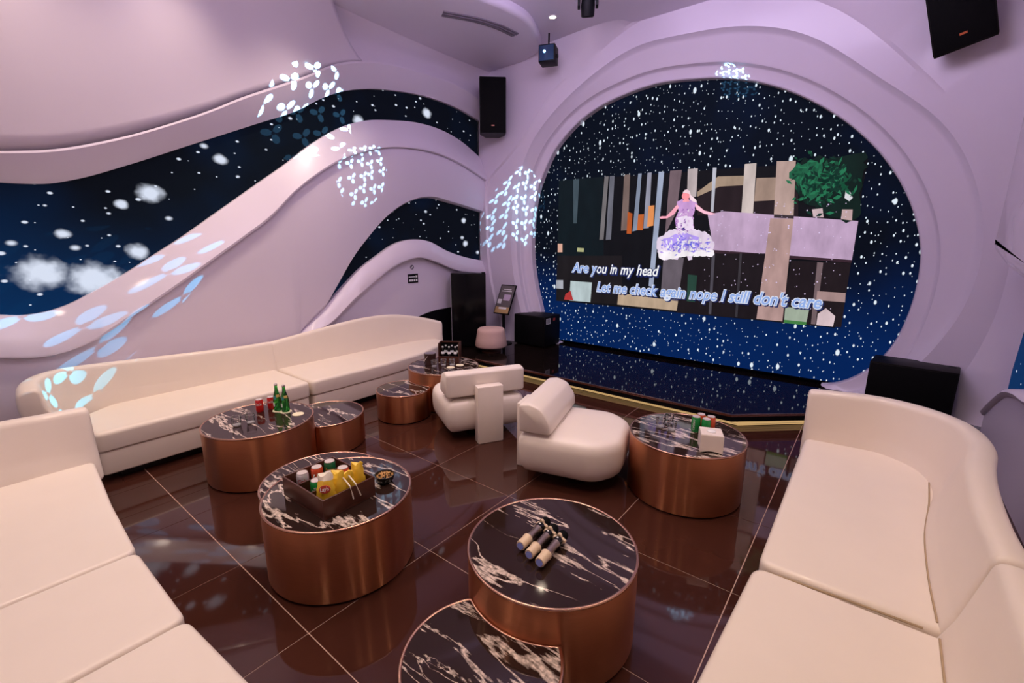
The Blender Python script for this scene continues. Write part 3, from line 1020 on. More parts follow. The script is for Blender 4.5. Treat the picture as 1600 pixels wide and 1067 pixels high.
t = thing('wave_screen', 'sliver of blue video band on the right wall beside the sofa', 'screen', (1.09, 5.0, 0.7))
prism('led_panel', [(-1.6, 0.05), (-0.4, 0.02), (0.0, -0.02), (0.45, -0.12), (0.75, -0.25), (0.92, -0.34), (0.94, 0.1), (0.86, 0.5), (0.7, 0.75), (-1.6, 0.8)], 'X', 0.0, 0.03, 'led_wave', t)

SY = 6.80
screen = thing('round_screen', 'huge round video wall showing a street scene among falling sparkles', 'screen', (CX, SY, 0.15))
pts = []
for i in range(181):
    th = -39.2 + (218.9 + 39.2) * i / 180
    r = r0(th) + 0.01
    pts.append((r * math.cos(math.radians(th)), max(0.06, CZ - 0.15 + r * math.sin(math.radians(th)))))
prism('led_panel', pts, 'Y', 0.0, 0.06, 'led_main', screen)

def jagged(poly, amp, step=0.05, seed=1):
    rj = random.Random(seed)
    out = []
    for i in range(len(poly)):
        a, b = Vector(poly[i]), Vector(poly[(i + 1) % len(poly)])
        k = max(1, int((b - a).length / step))
        for q in range(k):
            p = a.lerp(b, q / k)
            out.append((p.x + rj.uniform(-amp, amp), p.y + rj.uniform(-amp, amp)))
    return out
def flat(name, col, poly, depth, parent, strength=1.0, thick=0.0012):
    if name.startswith('tree') or name.startswith('gown'):
        poly = jagged(poly, 0.030 if name.startswith('tree') else 0.012, 0.05 if name.startswith('tree') else 0.03, len(poly))
    key = 'pix_%d_%d_%d' % col
    if key not in M:
        M[key] = pixel_glow(key, rgb(*col), strength)
    v, f = loft_g([[(x - CX, -depth, z - 0.15) for x, z in poly], [(x - CX, -depth + thick, z - 0.15) for x, z in poly]])
    return link(name, v, f, key, parent)
pic = flat('video_picture', (16, 17, 22), [(-4.35, 0.895), (-0.30, 0.895), (-0.24, 2.84), (-4.35, 2.90)], 0.004, screen)
d = 0.006
for n, col, poly in VIDEO:
    d += 0.0004
    flat(n, col, poly, d, pic)
d = 0.026
for n, col, poly in SINGER:
    d += 0.0006
    flat(n, col, poly, d, pic, 1.15)
rs = random.Random(3)
def strokes(name, count, cols, spot, size, dep, seed):
    rq = random.Random(seed)
    for ci, col in enumerate(cols):
        g_ = Geo()
        for _ in range(count):
            x, z = spot(rq)
            a = rq.uniform(0, PI)
            w_, h_ = size * rq.uniform(0.5, 1.3), size * rq.uniform(0.2, 0.5)
            p = [(x + w_ * math.cos(a) * c_ - h_ * math.sin(a) * s_, z + w_ * math.sin(a) * c_ + h_ * math.cos(a) * s_) for c_, s_ in ((-1, 0), (0, -1), (1, 0), (0, 1))]
            y_ = -dep - 0.0002 * ci
            v_, f_ = loft_g([[(q[0] - CX, y_, q[1] - 0.15) for q in p], [(q[0] - CX, y_ + 0.0001, q[1] - 0.15) for q in p]])
            g_.add(v_, f_)
        key = 'pix_%d_%d_%d' % col
        if key not in M:
            M[key] = pixel_glow(key, rgb(*col))
        o_ = g_.link(name, key, pic)
        o_['kind'] = 'stuff'
def in_tree(rq):
    return -0.95 + 0.55 * rq.random() ** 0.8 + rq.gauss(0, 0.06), 2.62 + rq.gauss(0, 0.13)
def in_gown(rq):
    x = rq.gauss(-2.19, 0.17)
    x = min(-1.86, max(-2.52, x))
    return x, 1.86 + rq.gauss(0, 0.055)
def in_bodice(rq):
    return rq.gauss(-2.23, 0.05), rq.uniform(2.02, 2.36)
strokes('tree_leaf_specks', 70, [(24, 82, 58), (40, 120, 84), (16, 52, 42)], in_tree, 0.045, 0.0255, 11)
strokes('gown_ruffle_specks', 55, [(238, 226, 240), (186, 160, 236), (120, 110, 230), (246, 240, 246)], in_gown, 0.030, 0.0340, 12)
strokes('bodice_specks', 26, [(228, 190, 232), (150, 100, 180), (246, 236, 246)], in_bodice, 0.020, 0.0348, 13)
g = Geo()
for i in range(150):
    x, z = rs.uniform(-1.9, -0.3), rs.uniform(1.1, 2.4)
    r = rs.choice([0.004, 0.005, 0.006, 0.009])
    v, f = loft_g([[(x - CX + r * math.cos(a), dd, z - 0.15 + r * math.sin(a)) for a in (0, 1.05, 2.09, 3.14, 4.19, 5.24)] for dd in (-0.035, -0.0345)])
    g.add(v, f)
o = g.link('sparkles', glow('sparkle_pixels', rgb(225, 205, 240), 1.0), pic)
o['kind'] = 'stuff'

M['lyric_white'] = glow('lyric_white', rgb(245, 245, 248), 1.05)
M['lyric_blue'] = glow('lyric_blue', rgb(150, 178, 236), 1.0)
M['lyric_edge'] = glow('lyric_edge', rgb(30, 40, 92), 1.0)
M['lyric_rim'] = glow('lyric_rim', rgb(228, 232, 248), 1.0)
XD, YD = (1, 0, 0), (0, 0, 1)
_mw = {}
def measure(body):
    if body not in _mw:
        cu = bpy.data.curves.new('m', 'FONT')
        cu.body = body
        cu.shear = 0.22
        ob = bpy.data.objects.new('m', cu)
        COL.objects.link(ob)
        dg = bpy.context.evaluated_depsgraph_get()
        me = bpy.data.meshes.new_from_object(ob.evaluated_get(dg))
        bpy.data.objects.remove(ob)
        xs_ = [q.co.x for q in me.vertices]
        _mw[body] = (min(xs_), max(xs_))
        bpy.data.meshes.remove(me)
    return _mw[body]
def lyric(line, x, z, width, h, fill, rim, dd):
    a0, a1 = measure(line)
    k = width / (a1 - a0)
    pre = ''
    for word in line.split(' '):
        b1 = measure(pre + word)[1]
        w0, w1 = measure(word)
        wx = x + (b1 - (w1 - w0) - a0) * k
        ww = (w1 - w0) * k
        pre += word + ' '
        text_mesh('lyric_word', word, fill, pic, (wx - CX, -0.040 - dd, z - 0.15), XD, YD, ww, h, shear=0.22, fat=0.018)
        text_mesh('lyric_outline', word, rim, pic, (wx - CX - 0.010, -0.0385 - dd, z - 0.15), XD, YD, ww + 0.020, h, shear=0.22, fat=0.062)
        text_mesh('lyric_shadow', word, 'lyric_edge', pic, (wx - CX + 0.006, -0.0375 - dd, z - 0.166), XD, YD, ww + 0.020, h, shear=0.22, fat=0.062)
lyric('Are y', -4.03, 1.415, 0.47, 0.155, 'lyric_blue', 'lyric_rim', 0.004)
lyric('ou in my head', -3.565, 1.415, 1.03, 0.155, 'lyric_white', 'lyric_edge', 0)
lyric("Let me check again nope I still don't care", -3.55, 1.12, 3.08, 0.155, 'lyric_blue', 'lyric_rim', 0)


# ------------------------------------------------------------------ sofas
def seam_tube(name, pts, parent, r=0.004):
    return tube(name, pts, r, 'seam', parent, 6)

# long sofa against the left wall (two modules)
sa = thing('sofa', 'long cream leather sofa with wavy back along the left wall', 'sofa', (0, 0, 0))
def seat_unit(parent, poly, mat, z0=0.07, zs=0.27, z1=0.435, shrink=0.012, rt=0.035, crown=0.0):
    pillow('seat_base', inset(ccw(poly), shrink), z0, zs - 0.004, mat, parent, rt=0.012, rb=0.012)
    return pillow('seat_cushion', poly, zs, z1, mat, parent, rt=rt, rb=0.015, crown=crown)
pA1 = round_poly([(-4.62, 0.60), (-4.62, 2.375), (-5.50, 2.375), (-5.50, 1.0), (-5.25, 0.66)], [0.06, 0.06, 0.0, 0.15, 0.07])
pA2 = round_poly([(-4.62, 2.395), (-4.62, 3.4), (-4.70, 4.05), (-4.95, 4.72), (-5.40, 4.78), (-5.50, 4.4), (-5.50, 2.395)], [0.06, 0.6, 0.5, 0.10, 0.1, 0.1, 0.0])
seat_unit(sa, pA1, 'leather')
seat_unit(sa, pA2, 'leather')
prism('plinth', [(-4.72, 0.75), (-4.72, 3.9), (-5.0, 4.55), (-5.5, 4.6), (-5.5, 0.75)], 'Z', 0.0, 0.07, 'plinth', sa)
# (x, y, lean, thick, z bottom, z top)
pathA1 = [(-4.99, 0.47, 0.07, 0.15, 0.50, 0.80), (-5.14, 0.50, 0.07, 0.15, 0.46, 0.84), (-5.29, 0.62, 0.07, 0.14, 0.43, 0.845), (-5.36, 0.86, 0.07, 0.13, 0.36, 0.825),
          (-5.37, 1.5, 0.07, 0.12, 0.30, 0.79), (-5.37, 2.0, 0.07, 0.12, 0.30, 0.768), (-5.37, 2.365, 0.07, 0.12, 0.30, 0.765)]
pathA2 = [(-5.37, 2.405, 0.07, 0.12, 0.30, 0.765), (-5.37, 3.0, 0.07, 0.12, 0.30, 0.83), (-5.37, 3.6, 0.06, 0.12, 0.30, 0.885), (-5.36, 4.1, 0.05, 0.13, 0.30, 0.875),
          (-5.30, 4.5, 0.04, 0.14, 0.30, 0.80), (-5.16, 4.80, 0.03, 0.15, 0.32, 0.705)]
back_loft('backrest', pathA1, None, 1, 'leather', sa)
back_loft('backrest', pathA2, None, 1, 'leather', sa)

# sofa in the near left corner
sb = thing('sofa', 'large pale leather sofa filling the near left corner', 'sofa', (0, 0, 0))
for poly in ([(-4.06, 0.51), (-4.06, -0.52), (-2.675, -0.52), (-2.675, 0.42), (-3.3, 0.45)],
             [(-2.665, 0.42), (-2.665, -0.52), (-2.005, -0.52), (-2.005, 0.425)],
             [(-1.995, 0.425), (-1.995, -0.52), (-0.75, -0.52), (-0.75, 0.50), (-1.4, 0.47)]):
    seat_unit(sb, round_poly(poly, 0.05), 'leather_b', rt=0.02)
prism('plinth', [(-3.9, 0.36), (-3.9, -0.5), (-0.85, -0.5), (-0.85, 0.34)], 'Z', 0.0, 0.07, 'plinth', sb)
pathB = [(-4.00, 0.51, 0.12, 0.16, 0.30, 0.80), (-4.01, 0.28, 0.14, 0.16, 0.30, 0.80), (-4.03, 0.05, 0.16, 0.16, 0.30, 0.80), (-4.0, -0.28, 0.18, 0.16, 0.30, 0.80), (-3.75, -0.46, 0.16, 0.16, 0.30, 0.80),
         (-3.2, -0.49, 0.14, 0.16, 0.30, 0.80), (-2.2, -0.49, 0.14, 0.16, 0.30, 0.80), (-1.3, -0.49, 0.14, 0.16, 0.30, 0.80), (-0.78, -0.49, 0.14, 0.16, 0.30, 0.80)]
back_loft('backrest', pathB, None, -1, 'leather_b', sb)

# sofa along the right side
sc_ = thing('sofa', 'cream leather sofa with wrap-round back on the right side', 'sofa', (0, 0, 0))
pC1 = round_poly([(-0.26, 4.04), (-0.255, 2.235), (0.42, 2.235), (0.42, 3.0), (0.50, 3.6), (0.44, 3.95), (0.30, 4.10)], [0.06, 0.07, 0, 0.2, 0.1, 0.1, 0.07])
pC2 = round_poly([(-0.265, 2.205), (-0.30, 1.42), (-0.30, 0.55), (0.45, 0.55), (0.45, 2.205)], [0.07, 0.1, 0.07, 0, 0])
seat_unit(sc_, pC1, 'leather', rt=0.03)
seat_unit(sc_, pC2, 'leather', rt=0.03)
prism('plinth', [(-0.16, 3.95), (-0.16, 0.65), (0.6, 0.65), (0.6, 3.95)], 'Z', 0.0, 0.07, 'plinth', sc_)
pathC1 = [(-0.25, 4.02, 0.05, 0.17, 0.28, 0.81), (-0.02, 4.03, 0.07, 0.18, 0.28, 0.82), (0.18, 4.01, 0.12, 0.17, 0.28, 0.82), (0.345, 3.86, 0.16, 0.15, 0.28, 0.82), (0.40, 3.6, 0.16, 0.14, 0.28, 0.82),
          (0.36, 3.3, 0.16, 0.14, 0.28, 0.82), (0.33, 3.0, 0.16, 0.14, 0.28, 0.82), (0.325, 2.6, 0.15, 0.14, 0.28, 0.82), (0.335, 2.265, 0.15, 0.14, 0.28, 0.82)]
pathC2 = [(0.335, 2.20, 0.15, 0.14, 0.28, 0.82), (0.33, 1.9, 0.15, 0.14, 0.28, 0.82), (0.33, 1.4, 0.15, 0.14, 0.28, 0.82), (0.33, 0.6, 0.15, 0.14, 0.28, 0.82)]
back_loft('backrest', pathC1, None, 1, 'leather', sc_)
back_loft('backrest', pathC2, None, 1, 'leather', sc_)
seam_tube('seat_seam', [(-0.22, 2.222, 0.405), (0.1, 2.222, 0.422), (0.34, 2.222, 0.428)], sc_, 0.005)

seam_tube('back_seam', spline([(0.447, 3.72, 0.437), (0.427, 3.4, 0.437), (0.387, 3.0, 0.437), (0.377, 2.6, 0.437), (0.385, 2.28, 0.437)], 5), sc_, 0.0045)
seam_tube('back_seam', spline([(0.385, 2.18, 0.437), (0.381, 1.9, 0.437), (0.381, 1.4, 0.437), (0.381, 0.7, 0.437)], 4), sc_, 0.0045)

# ------------------------------------------------------------------ lounge chairs
def lounge_chair(label, loc, rotz, bol_lift):
    t = thing('lounge_chair', label, 'chair', loc, rotz, 'white lounge chairs in the middle')
    W = 0.41
    out = round_poly([(-W, -0.36), (W, -0.36), (W + 0.01, 0.30), (0.22, 0.47), (-0.22, 0.47), (-W - 0.01, 0.30)], [0.10, 0.10, 0.28, 0.22, 0.22, 0.28], 7)
    out = ccw(out)
    loops = []
    for z, i in ((0.085, 0.12), (0.090, 0.085), (0.105, 0.055), (0.14, 0.025), (0.19, 0.006), (0.25, 0.0), (0.33, 0.0), (0.375, 0.008), (0.405, 0.026), (0.422, 0.055), (0.430, 0.10), (0.434, 0.16)):
        loops.append([(x, y, z) for x, y in inset(out, i)])
    cx = 0.0
    for s, z in ((0.6, 0.438), (0.25, 0.440)):
        loops.append([(x * s, y * s, z) for x, y in inset(out, 0.1)])
    v, f = loft_g(loops)
    link('seat', v, f, 'leather_b', t, smooth=60)
    # half-round bolster used as backrest
    b0 = 0.440 + bol_lift
    prof = round_poly([(-0.34, b0), (-0.07, b0), (-0.075, b0 + 0.10), (-0.15, b0 + 0.215), (-0.25, b0 + 0.245), (-0.34, b0 + 0.23)], [0.02, 0.03, 0.12, 0.12, 0.06, 0.03], 5)
    loops = []
    mx = sum(p[0] for p in prof) / len(prof); mz = sum(p[1] for p in prof) / len(prof)
    BW = 0.40
    for x, k in ((-BW, 0.86), (-BW + 0.006, 0.93), (-BW + 0.02, 0.98), (-BW + 0.045, 1.0), (-0.2, 1.0), (0, 1.0), (0.2, 1.0), (BW - 0.045, 1.0), (BW - 0.02, 0.98), (BW - 0.006, 0.93), (BW, 0.86)):
        loops.append([(x, mx + (p[0] - mx) * k, mz + (p[1] - mz) * k) for p in prof])
    v, f = loft_g(loops)
    link('bolster', v, f, 'leather_b', t, smooth=50)
    box('back_slab', -0.13, 0.13, -0.455, -0.345, 0.0, 0.575, 'leather_b', t, bev=0.012)
    lathe('swivel_foot', [(0.17, 0.0), (0.17, 0.02), (0.12, 0.03), (0.10, 0.085)], 'black', t, 24, 0, 0.05)
    return t
def face(dx, dy):
    return math.atan2(dy, dx) - PI / 2
fx, fy = -0.87, 0.49
lounge_chair('white lounge chair turned with its slab back towards the camera', (-2.80 + fx * 0.37, 3.19 + fy * 0.37, 0), face(fx, fy), 0.02)
lounge_chair('white lounge chair seen from the side with its rounded seat pointing right', (-1.855, 3.193, 0), face(0.96, 0.28), 0.0)

# ------------------------------------------------------------------ drum tables
def circle_poly(r, n=72):
    return [(r * math.cos(2 * PI * k / n), r * math.sin(2 * PI * k / n)) for k in range(n)]
def crescent(r, big, R, gap=0.004, n=72):
    """circle of radius r at the origin minus a circle of radius R centred at big"""
    bx, by = big
    D = math.hypot(bx, by)
    Rg = R + gap
    a = math.acos(max(-1, min(1, (r * r + D * D - Rg * Rg) / (2 * r * D))))
    base = math.atan2(by, bx)
    pts = []
    for k in range(n):
        t = base + a + (2 * PI - 2 * a) * k / (n - 1)
        pts.append((r * math.cos(t), r * math.sin(t)))
    p0 = math.atan2(pts[-1][1] - by, pts[-1][0] - bx)
    p1 = math.atan2(pts[0][1] - by, pts[0][0] - bx)
    dl = p1 - p0
    while dl > PI: dl -= 2 * PI
    while dl < -PI: dl += 2 * PI
    for k in range(1, 24):
        t = p0 + dl * k / 24
        pts.append((bx + Rg * math.cos(t), by + Rg * math.sin(t)))
    return pts
def drum_table(label, cx, cy, z, poly, group):
    t = thing('drum_table', label, 'table', (cx, cy, 0), 0, group)
    poly = ccw(poly)
    ins = lambda d: inset(poly, d)
    v, f = loft_g([[(x, y, 0.012) for x, y in ins(0.004)], [(x, y, 0.02) for x, y in poly], [(x, y, z - 0.014) for x, y in poly]], True, True, False)
    link('drum', v, f, 'copper', t, smooth=40)
    prism('foot', ins(0.025), 'Z', 0.0, 0.014, 'plinth', t)
    loops = []
    for d, zz in ((0.0, z - 0.0139), (-0.003, z - 0.011), (-0.004, z - 0.006), (-0.002, z - 0.0015), (0.001, z), (0.008, z), (0.010, z - 0.003)):
        loops.append([(x, y, zz) for x, y in ins(d)])
    v, f = loft_g(loops, True, False, False)
    link('rim', v, f, 'trim', t, smooth=60)
    prism('marble_top', ins(0.0095), 'Z', z - 0.014, z - 0.0025, 'marble', t)
    return t
TZ = 0.455
GB, GS = 'tall copper drum tables', 'low copper nesting tables'
drum_table('tall copper drum table holding two red cans and two green bottles', -3.92, 1.545, TZ, circle_poly(0.42), GB)
drum_table('low copper crescent table tucked beside the one with green bottles', -3.97, 2.165, 0.305, crescent(0.345, (0.05, -0.62), 0.42), GS)
drum_table('tall copper drum table carrying the snack tray', -2.378, 1.338, TZ, circle_poly(0.425), GB)
drum_table('low copper crescent table tucked behind the one with the snack tray', -2.785, 1.465, 0.335, crescent(0.40, (0.407, -0.127), 0.425), GS)
drum_table('tall copper drum table with three microphones on its marble top', -1.085, 1.71, TZ, circle_poly(0.417), GB)
drum_table('low copper crescent table cut off by the bottom of the view', -1.04, 1.135, 0.28, crescent(0.327, (-0.045, 0.575), 0.417), GS)
drum_table('copper drum table beside the right sofa with tissue box and cans', -0.985, 3.455, 0.474, circle_poly(0.425), GB)
drum_table('far copper drum table with bucket and bottle crate', -3.955, 3.70, TZ, circle_poly(0.42), GB)
drum_table('far low copper table between the long sofa and the turned chair', -3.96, 3.09, 0.32, crescent(0.293, (0.005, 0.61), 0.42), GS)

# ------------------------------------------------------------------ drinks and small things
TOP = TZ - 0.0025
def can(label, x, y, z, mat, words, group, r=0.031, h=0.115, wmat='white', ang=None, vertical=False):
    t = thing('drink_can', label, 'can', (x, y, z), 0, group)
    lathe('can_body', [(r * 0.80, 0.0), (r * 0.84, 0.003), (r, 0.012), (r, h - 0.014), (r * 0.86, h - 0.0045)], mat, t, 24)
    lathe('can_lid', [(r * 0.855, h - 0.0044), (r * 0.87, h - 0.002), (r * 0.86, h), (r * 0.81, h), (r * 0.79, h - 0.0018), (0.003, h - 0.0018)], 'lid', t, 24)
    a = math.atan2(-y, -x) if ang is None else ang
    c, s = math.cos(a), math.sin(a)
    if words:
        X, Y = (-s, c, 0), (0, 0, 1)
        if vertical:
            o = text_mesh('can_print', words, wmat, t, (0, 0, 0), (0, 0, 1), (s, -c, 0), h * 0.70, r * 0.55, fat=0.02)
            off = lambda p: p
            z0, u0 = h * 0.15, -r * 0.25
        else:
            o = text_mesh('can_print', words, wmat, t, (0, 0, 0), X, Y, r * 1.5, r * 0.7, shear=0.3, fat=0.02, align='CENTER')
            z0, u0 = h * 0.56, 0.0
        # wrap the lettering round the can
        for vv in o.data.vertices:
            u = vv.co.x * -s + vv.co.y * c + u0
            zz = vv.co.z + z0
            b = a + u / r
            vv.co = ((r + 0.0008) * math.cos(b), (r + 0.0008) * math.sin(b), zz)
    return t
can('red cola can on the left table, nearer the glasses', -4.085, 1.625, TOP, 'red', 'Coca-Cola', 'red cola cans', ang=-0.62)
can('red cola can on the left table, nearer the green bottles', -4.075, 1.72, TOP, 'red', 'Coca-Cola', 'red cola cans', ang=-0.62)

def coaster(label, x, y, z, r=0.047):
    o = lathe('coaster', [(r, 0.0), (r, 0.003), (r * 0.96, 0.0045)], 'cream_paper', None, 28)
    o.location = (x, y, z)
    return tag(o, label, 'coaster', 'cream drink coasters')
def bottle(label, x, y, z):
    t = thing('glass_bottle', label, 'bottle', (x, y, z), 0, 'green sparkling water bottles')
    lathe('bottle_glass', [(0.026, 0.0), (0.031, 0.004), (0.033, 0.02), (0.033, 0.09), (0.030, 0.125), (0.022, 0.155), (0.015, 0.185), (0.0125, 0.215), (0.0125, 0.228)], 'green_glass', t, 24)
    lathe('bottle_cap', [(0.0135, 0.226), (0.0145, 0.229), (0.0135, 0.240), (0.010, 0.2425)], 'steel', t, 16)
    a = math.atan2(-y, -x)
    def patch(name, mat, a0, a1, z0, z1, r0, r1):
        n = 8
        vs = [(rr * math.cos(a0 + (a1 - a0) * k / n), rr * math.sin(a0 + (a1 - a0) * k / n), zz) for rr, zz in ((r0, z0), (r1, z1)) for k in range(n + 1)]
        fs = [(k, k + 1, n + 2 + k, n + 1 + k) for k in range(n)]
        solid(link(name, vs, fs, mat, t), 0.0004, 1.0)
    patch('neck_label', 'amber_label', a - 0.2, a + 0.9, 0.128, 0.150, 0.0300, 0.0246)
    patch('neck_band', 'teal_label', a - 1.0, a - 0.2, 0.112, 0.138, 0.0318, 0.0275)
    patch('body_label', 'white', a - 1.5, a - 0.75, 0.045, 0.08, 0.0336, 0.0336)
    return t
coaster('cream coaster under the farther green bottle', -3.985, 1.735, TOP)
coaster('cream coaster under the nearer green bottle', -3.905, 1.765, TOP)
coaster('bare cream coaster lying near the rim of the bottle table', -3.765, 1.80, TOP)
bottle('green glass bottle on the left table, closer to the red cans', -3.985, 1.735, TOP + 0.0045)
bottle('green glass bottle on the left table, closer to the bare coaster', -3.905, 1.765, TOP + 0.0045)

def tumbler(label, x, y, z, r=0.036, h=0.078):
    t = thing('glass_tumbler', label, 'glass', (x, y, z), random.uniform(0, 1), 'faceted glass tumblers')
    loops = []
    for rr, zz, k in ((0.80, 0.012, 0.0), (0.82, 0.016, 0.03), (0.90, h * 0.5, 0.05), (1.0, h * 0.8, 0.03), (1.02, h, 0.0)):
        loops.append([(r * rr * (1 + k * math.cos(12 * a)) * math.cos(a), r * rr * (1 + k * math.cos(12 * a)) * math.sin(a), zz) for a in [2 * PI * q / 48 for q in range(48)]])
    v, f = loft_g(loops, True, False, False)
    link('glass_wall', v, f, 'glass', t, smooth=60)
    lathe('glass_base', [(r * 0.76, 0.0), (r * 0.79, 0.003), (r * 0.80, 0.0119), (r * 0.55, 0.010)], 'glass_thick', t, 24)
    v, f = lathe_g([(r * 1.025, h), (r * 1.035, h + 0.0012), (r * 1.025, h + 0.0024), (r * 1.005, h + 0.0012)], 36, cap=False)
    link('glass_rim', v, f + [(a, (a + 1) % 36, 108 + (a + 1) % 36, 108 + a) for a in range(36)], 'glass_thick', t, smooth=60)
    return t
tumbler('left faceted glass of the pair on the table with red cans', -3.905, 1.365, TOP)
tumbler('right faceted glass of the pair on the table with red cans', -3.875, 1.46, TOP)
tumbler('left faceted glass of three on the table beside the right sofa', -1.190, 3.44, 0.4715)
tumbler('right faceted glass of three on the table beside the right sofa', -1.095, 3.43, 0.4715)
tumbler('hindmost faceted glass of three on the table beside the right sofa', -1.16, 3.55, 0.4715)
tumbler('faceted glass on the far table right beside the brown bucket', -3.985, 3.575, TOP)
tumbler('faceted glass in the middle of the three on the far table', -3.935, 3.68, TOP)
tumbler('faceted glass closest to the bottle crate on the far table', -3.87, 3.76, TOP)
coaster('cream coaster in front of the glasses on the far table', -3.815, 3.68, TOP)
coaster('cream coaster beside the crate on the far table', -3.80, 3.82, TOP)

can('green can with white lettering, left of the group beside the tissue box', -0.945, 3.535, 0.4715, 'green', 'Carlsberg', 'cans beside the tissue box', r=0.033, h=0.125, vertical=True)
can('green can with pale label, right of the group beside the tissue box', -0.872, 3.545, 0.4715, 'green', None, 'cans beside the tissue box', r=0.033, h=0.120)
can('orange-red can behind the green lettered can on the right table', -0.93, 3.61, 0.4715, 'orange_red', None, 'cans beside the tissue box', r=0.033, h=0.125)
can('orange-red can behind the green can with pale label on the right table', -0.857, 3.62, 0.4715, 'orange_red', None, 'cans beside the tissue box', r=0.033, h=0.120)

# tissue box
t = thing('tissue_box', 'white leather tissue box on the table beside the right sofa', 'tissue box', (-0.765, 3.275, 0.4715), math.radians(22))
k = 0.075
n = 10
sides = []
for sx_, sy_, dx, dy in ((-k, -k, 1, 0), (k, -k, 0, 1), (k, k, -1, 0), (-k, k, 0, -1)):
    pts = []
    for i in range(n + 1):
        q = i / n
        pts.append((sx_ + dx * 2 * k * q, sy_ + dy * 2 * k * q, 0.016 * math.sin(PI * q)))
    sides += pts[:-1]
top = [(x, y, 0.135) for x, y, z in sides]
v, f = loft_g([sides, [(x, y, 0.125) for x, y, z in sides], [(x * 0.985, y * 0.985, 0.133) for x, y, z in sides], [(x * 0.95, y * 0.95, 0.136) for x, y, z in sides]], True, False, True)
link('box_shell', v, f, 'leather_b', t, smooth=35)
lathe('tissue_slot', [(0.030, 0.1355), (0.030, 0.140), (0.020, 0.146), (0.005, 0.148)], 'white', t, 20)

# snack tray
tr = thing('snack_tray', 'dark wooden divided tray on the copper table, full of cans and crisps', 'tray', (-2.365, 1.27, TOP), 0.02)
tw, td, th = 0.215, 0.165, 0.118
box('tray_bottom', -tw, tw, -td, td, 0, 0.010, 'wood', tr)
box('tray_side', -tw, -tw + 0.010, -td, td, 0.010, th, 'wood', tr, 0.0015)
box('tray_side', tw - 0.010, tw, -td, td, 0.010, th, 'wood', tr, 0.0015)
box('tray_side', -tw + 0.0101, tw - 0.0101, -td, -td + 0.010, 0.010, th, 'wood', tr, 0.0015)
box('tray_side', -tw + 0.0101, tw - 0.0101, td - 0.010, td, 0.010, th, 'wood', tr, 0.0015)
box('divider', -0.078, -0.070, -td + 0.0101, td - 0.0101, 0.010, th - 0.012, 'wood', tr)
box('divider', 0.062, 0.070, -td + 0.0101, td - 0.0101, 0.010, th - 0.012, 'wood', tr)
def in_tray(x, y):
    return (-2.365 + x, 1.27 + y)
zc = TOP + 0.010
for lab, x, y, mat, words, wm, h in (
    ('silver can with red lettering in the back row of the snack tray', -0.138, -0.085, 'silver', 'Cola', 'sticker_red', 0.125),
    ('red can in the back row of the snack tray', -0.138, 0.005, 'orange_red', 'To', 'white', 0.125),
    ('dark green can in the back row of the snack tray', -0.138, 0.09, 'dark_green', 'Perrier', 'amber_label', 0.130),
    ('bright green can in the middle row of the snack tray', 0.000, -0.075, 'green', 'S', 'white', 0.120),
    ('white can in the middle row of the snack tray', 0.000, 0.01, 'silver', 'C', 'sticker_red', 0.130),
    ('red can in the middle row of the snack tray', 0.000, 0.095, 'orange_red', None, 'white', 0.130)):
    px, py = in_tray(x, y)
    can(lab, px, py, zc, mat, words, 'cans in the snack tray', r=0.034, h=h, wmat=wm, ang=math.radians(-35))

def snack_bag(label, x, y, rot, tilt, mat, logo, h=0.165, w=0.095):
    t = thing('crisp_bag', label, 'crisps', (x, y, zc), rot, 'crisp bags in the snack tray')
    t.rotation_euler = (tilt, 0, rot)
    rr = random.Random(int(1000 * (x + y)))
    nx, nz = 9, 12
    rows_f, rows_b = [], []
    for j in range(nz + 1):
        q = j / nz
        F, B = [], []
        for i in range(nx + 1):
            p = i / nx
            ww = w * (0.90 + 0.18 * math.sin(PI * min(1, q * 1.2)) - 0.10 * q)
            th_ = 0.023 * (math.sin(PI * p) ** 0.6) * (math.sin(PI * min(0.98, 0.06 + q * 0.92)) ** 0.55)
            wr = rr.uniform(-0.0035, 0.0035)
            zt = h * q + (0.012 * math.sin(p * 7 + rot * 3) if q > 0.85 else 0)
            F.append(((p - 0.5) * ww + wr, -th_ + wr, zt)); B.append(((p - 0.5) * ww + wr, th_ + wr * 0.5 + 0.001, zt))
        rows_f.append(F); rows_b.append(B)
    loops = [a + b[::-1] for a, b in zip(rows_f, rows_b)]
    k_ = int(nz * 0.84)
    v, f = loft_g(loops[:k_ + 1], True, True, False)
    link('bag_body', v, f, mat, t, smooth=50)
    v, f = loft_g(loops[k_:], True, False, True)
    link('bag_crown', v, f, 'bag_white' if logo else 'yellow', t, smooth=50)
    if logo:
        n_ = 20
        pts = [(0.030 * math.cos(2 * PI * i / n_), -0.0275, 0.122 + 0.022 * math.sin(2 * PI * i / n_)) for i in range(n_)]
        v, f = loft_g([pts, [(a, b + 0.008, c) for a, b, c in pts]])
        e = link('logo_oval', v, f, 'sticker_red', t)
        text_mesh('logo_word', "Lay's", 'white', t, (0, -0.0285, 0.114), (1, 0, 0.15), (-0.15, 0, 1), 0.048, 0.022, shear=0.2, fat=0.02, align='CENTER')
    return t
px, py = in_tray(0.137, -0.098)
snack_bag('yellow crisp bag with red and white logo at the near end of the tray', px, py, math.radians(48), -0.12, 'yellow', True, 0.20, 0.10)
px, py = in_tray(0.137, -0.030)
snack_bag('yellow crisp bag with torn white top, second from the near end of the tray', px, py, math.radians(35), -0.10, 'yellow', False, 0.185)
px, py = in_tray(0.137, 0.035)
snack_bag('yellow crisp bag third from the near end of the tray', px, py, math.radians(55), 0.05, 'yellow', False, 0.17)
px, py = in_tray(0.137, 0.102)
snack_bag('yellow crisp bag with pointed top at the far end of the tray', px, py, math.radians(40), -0.06, 'yellow', False, 0.19, 0.085)

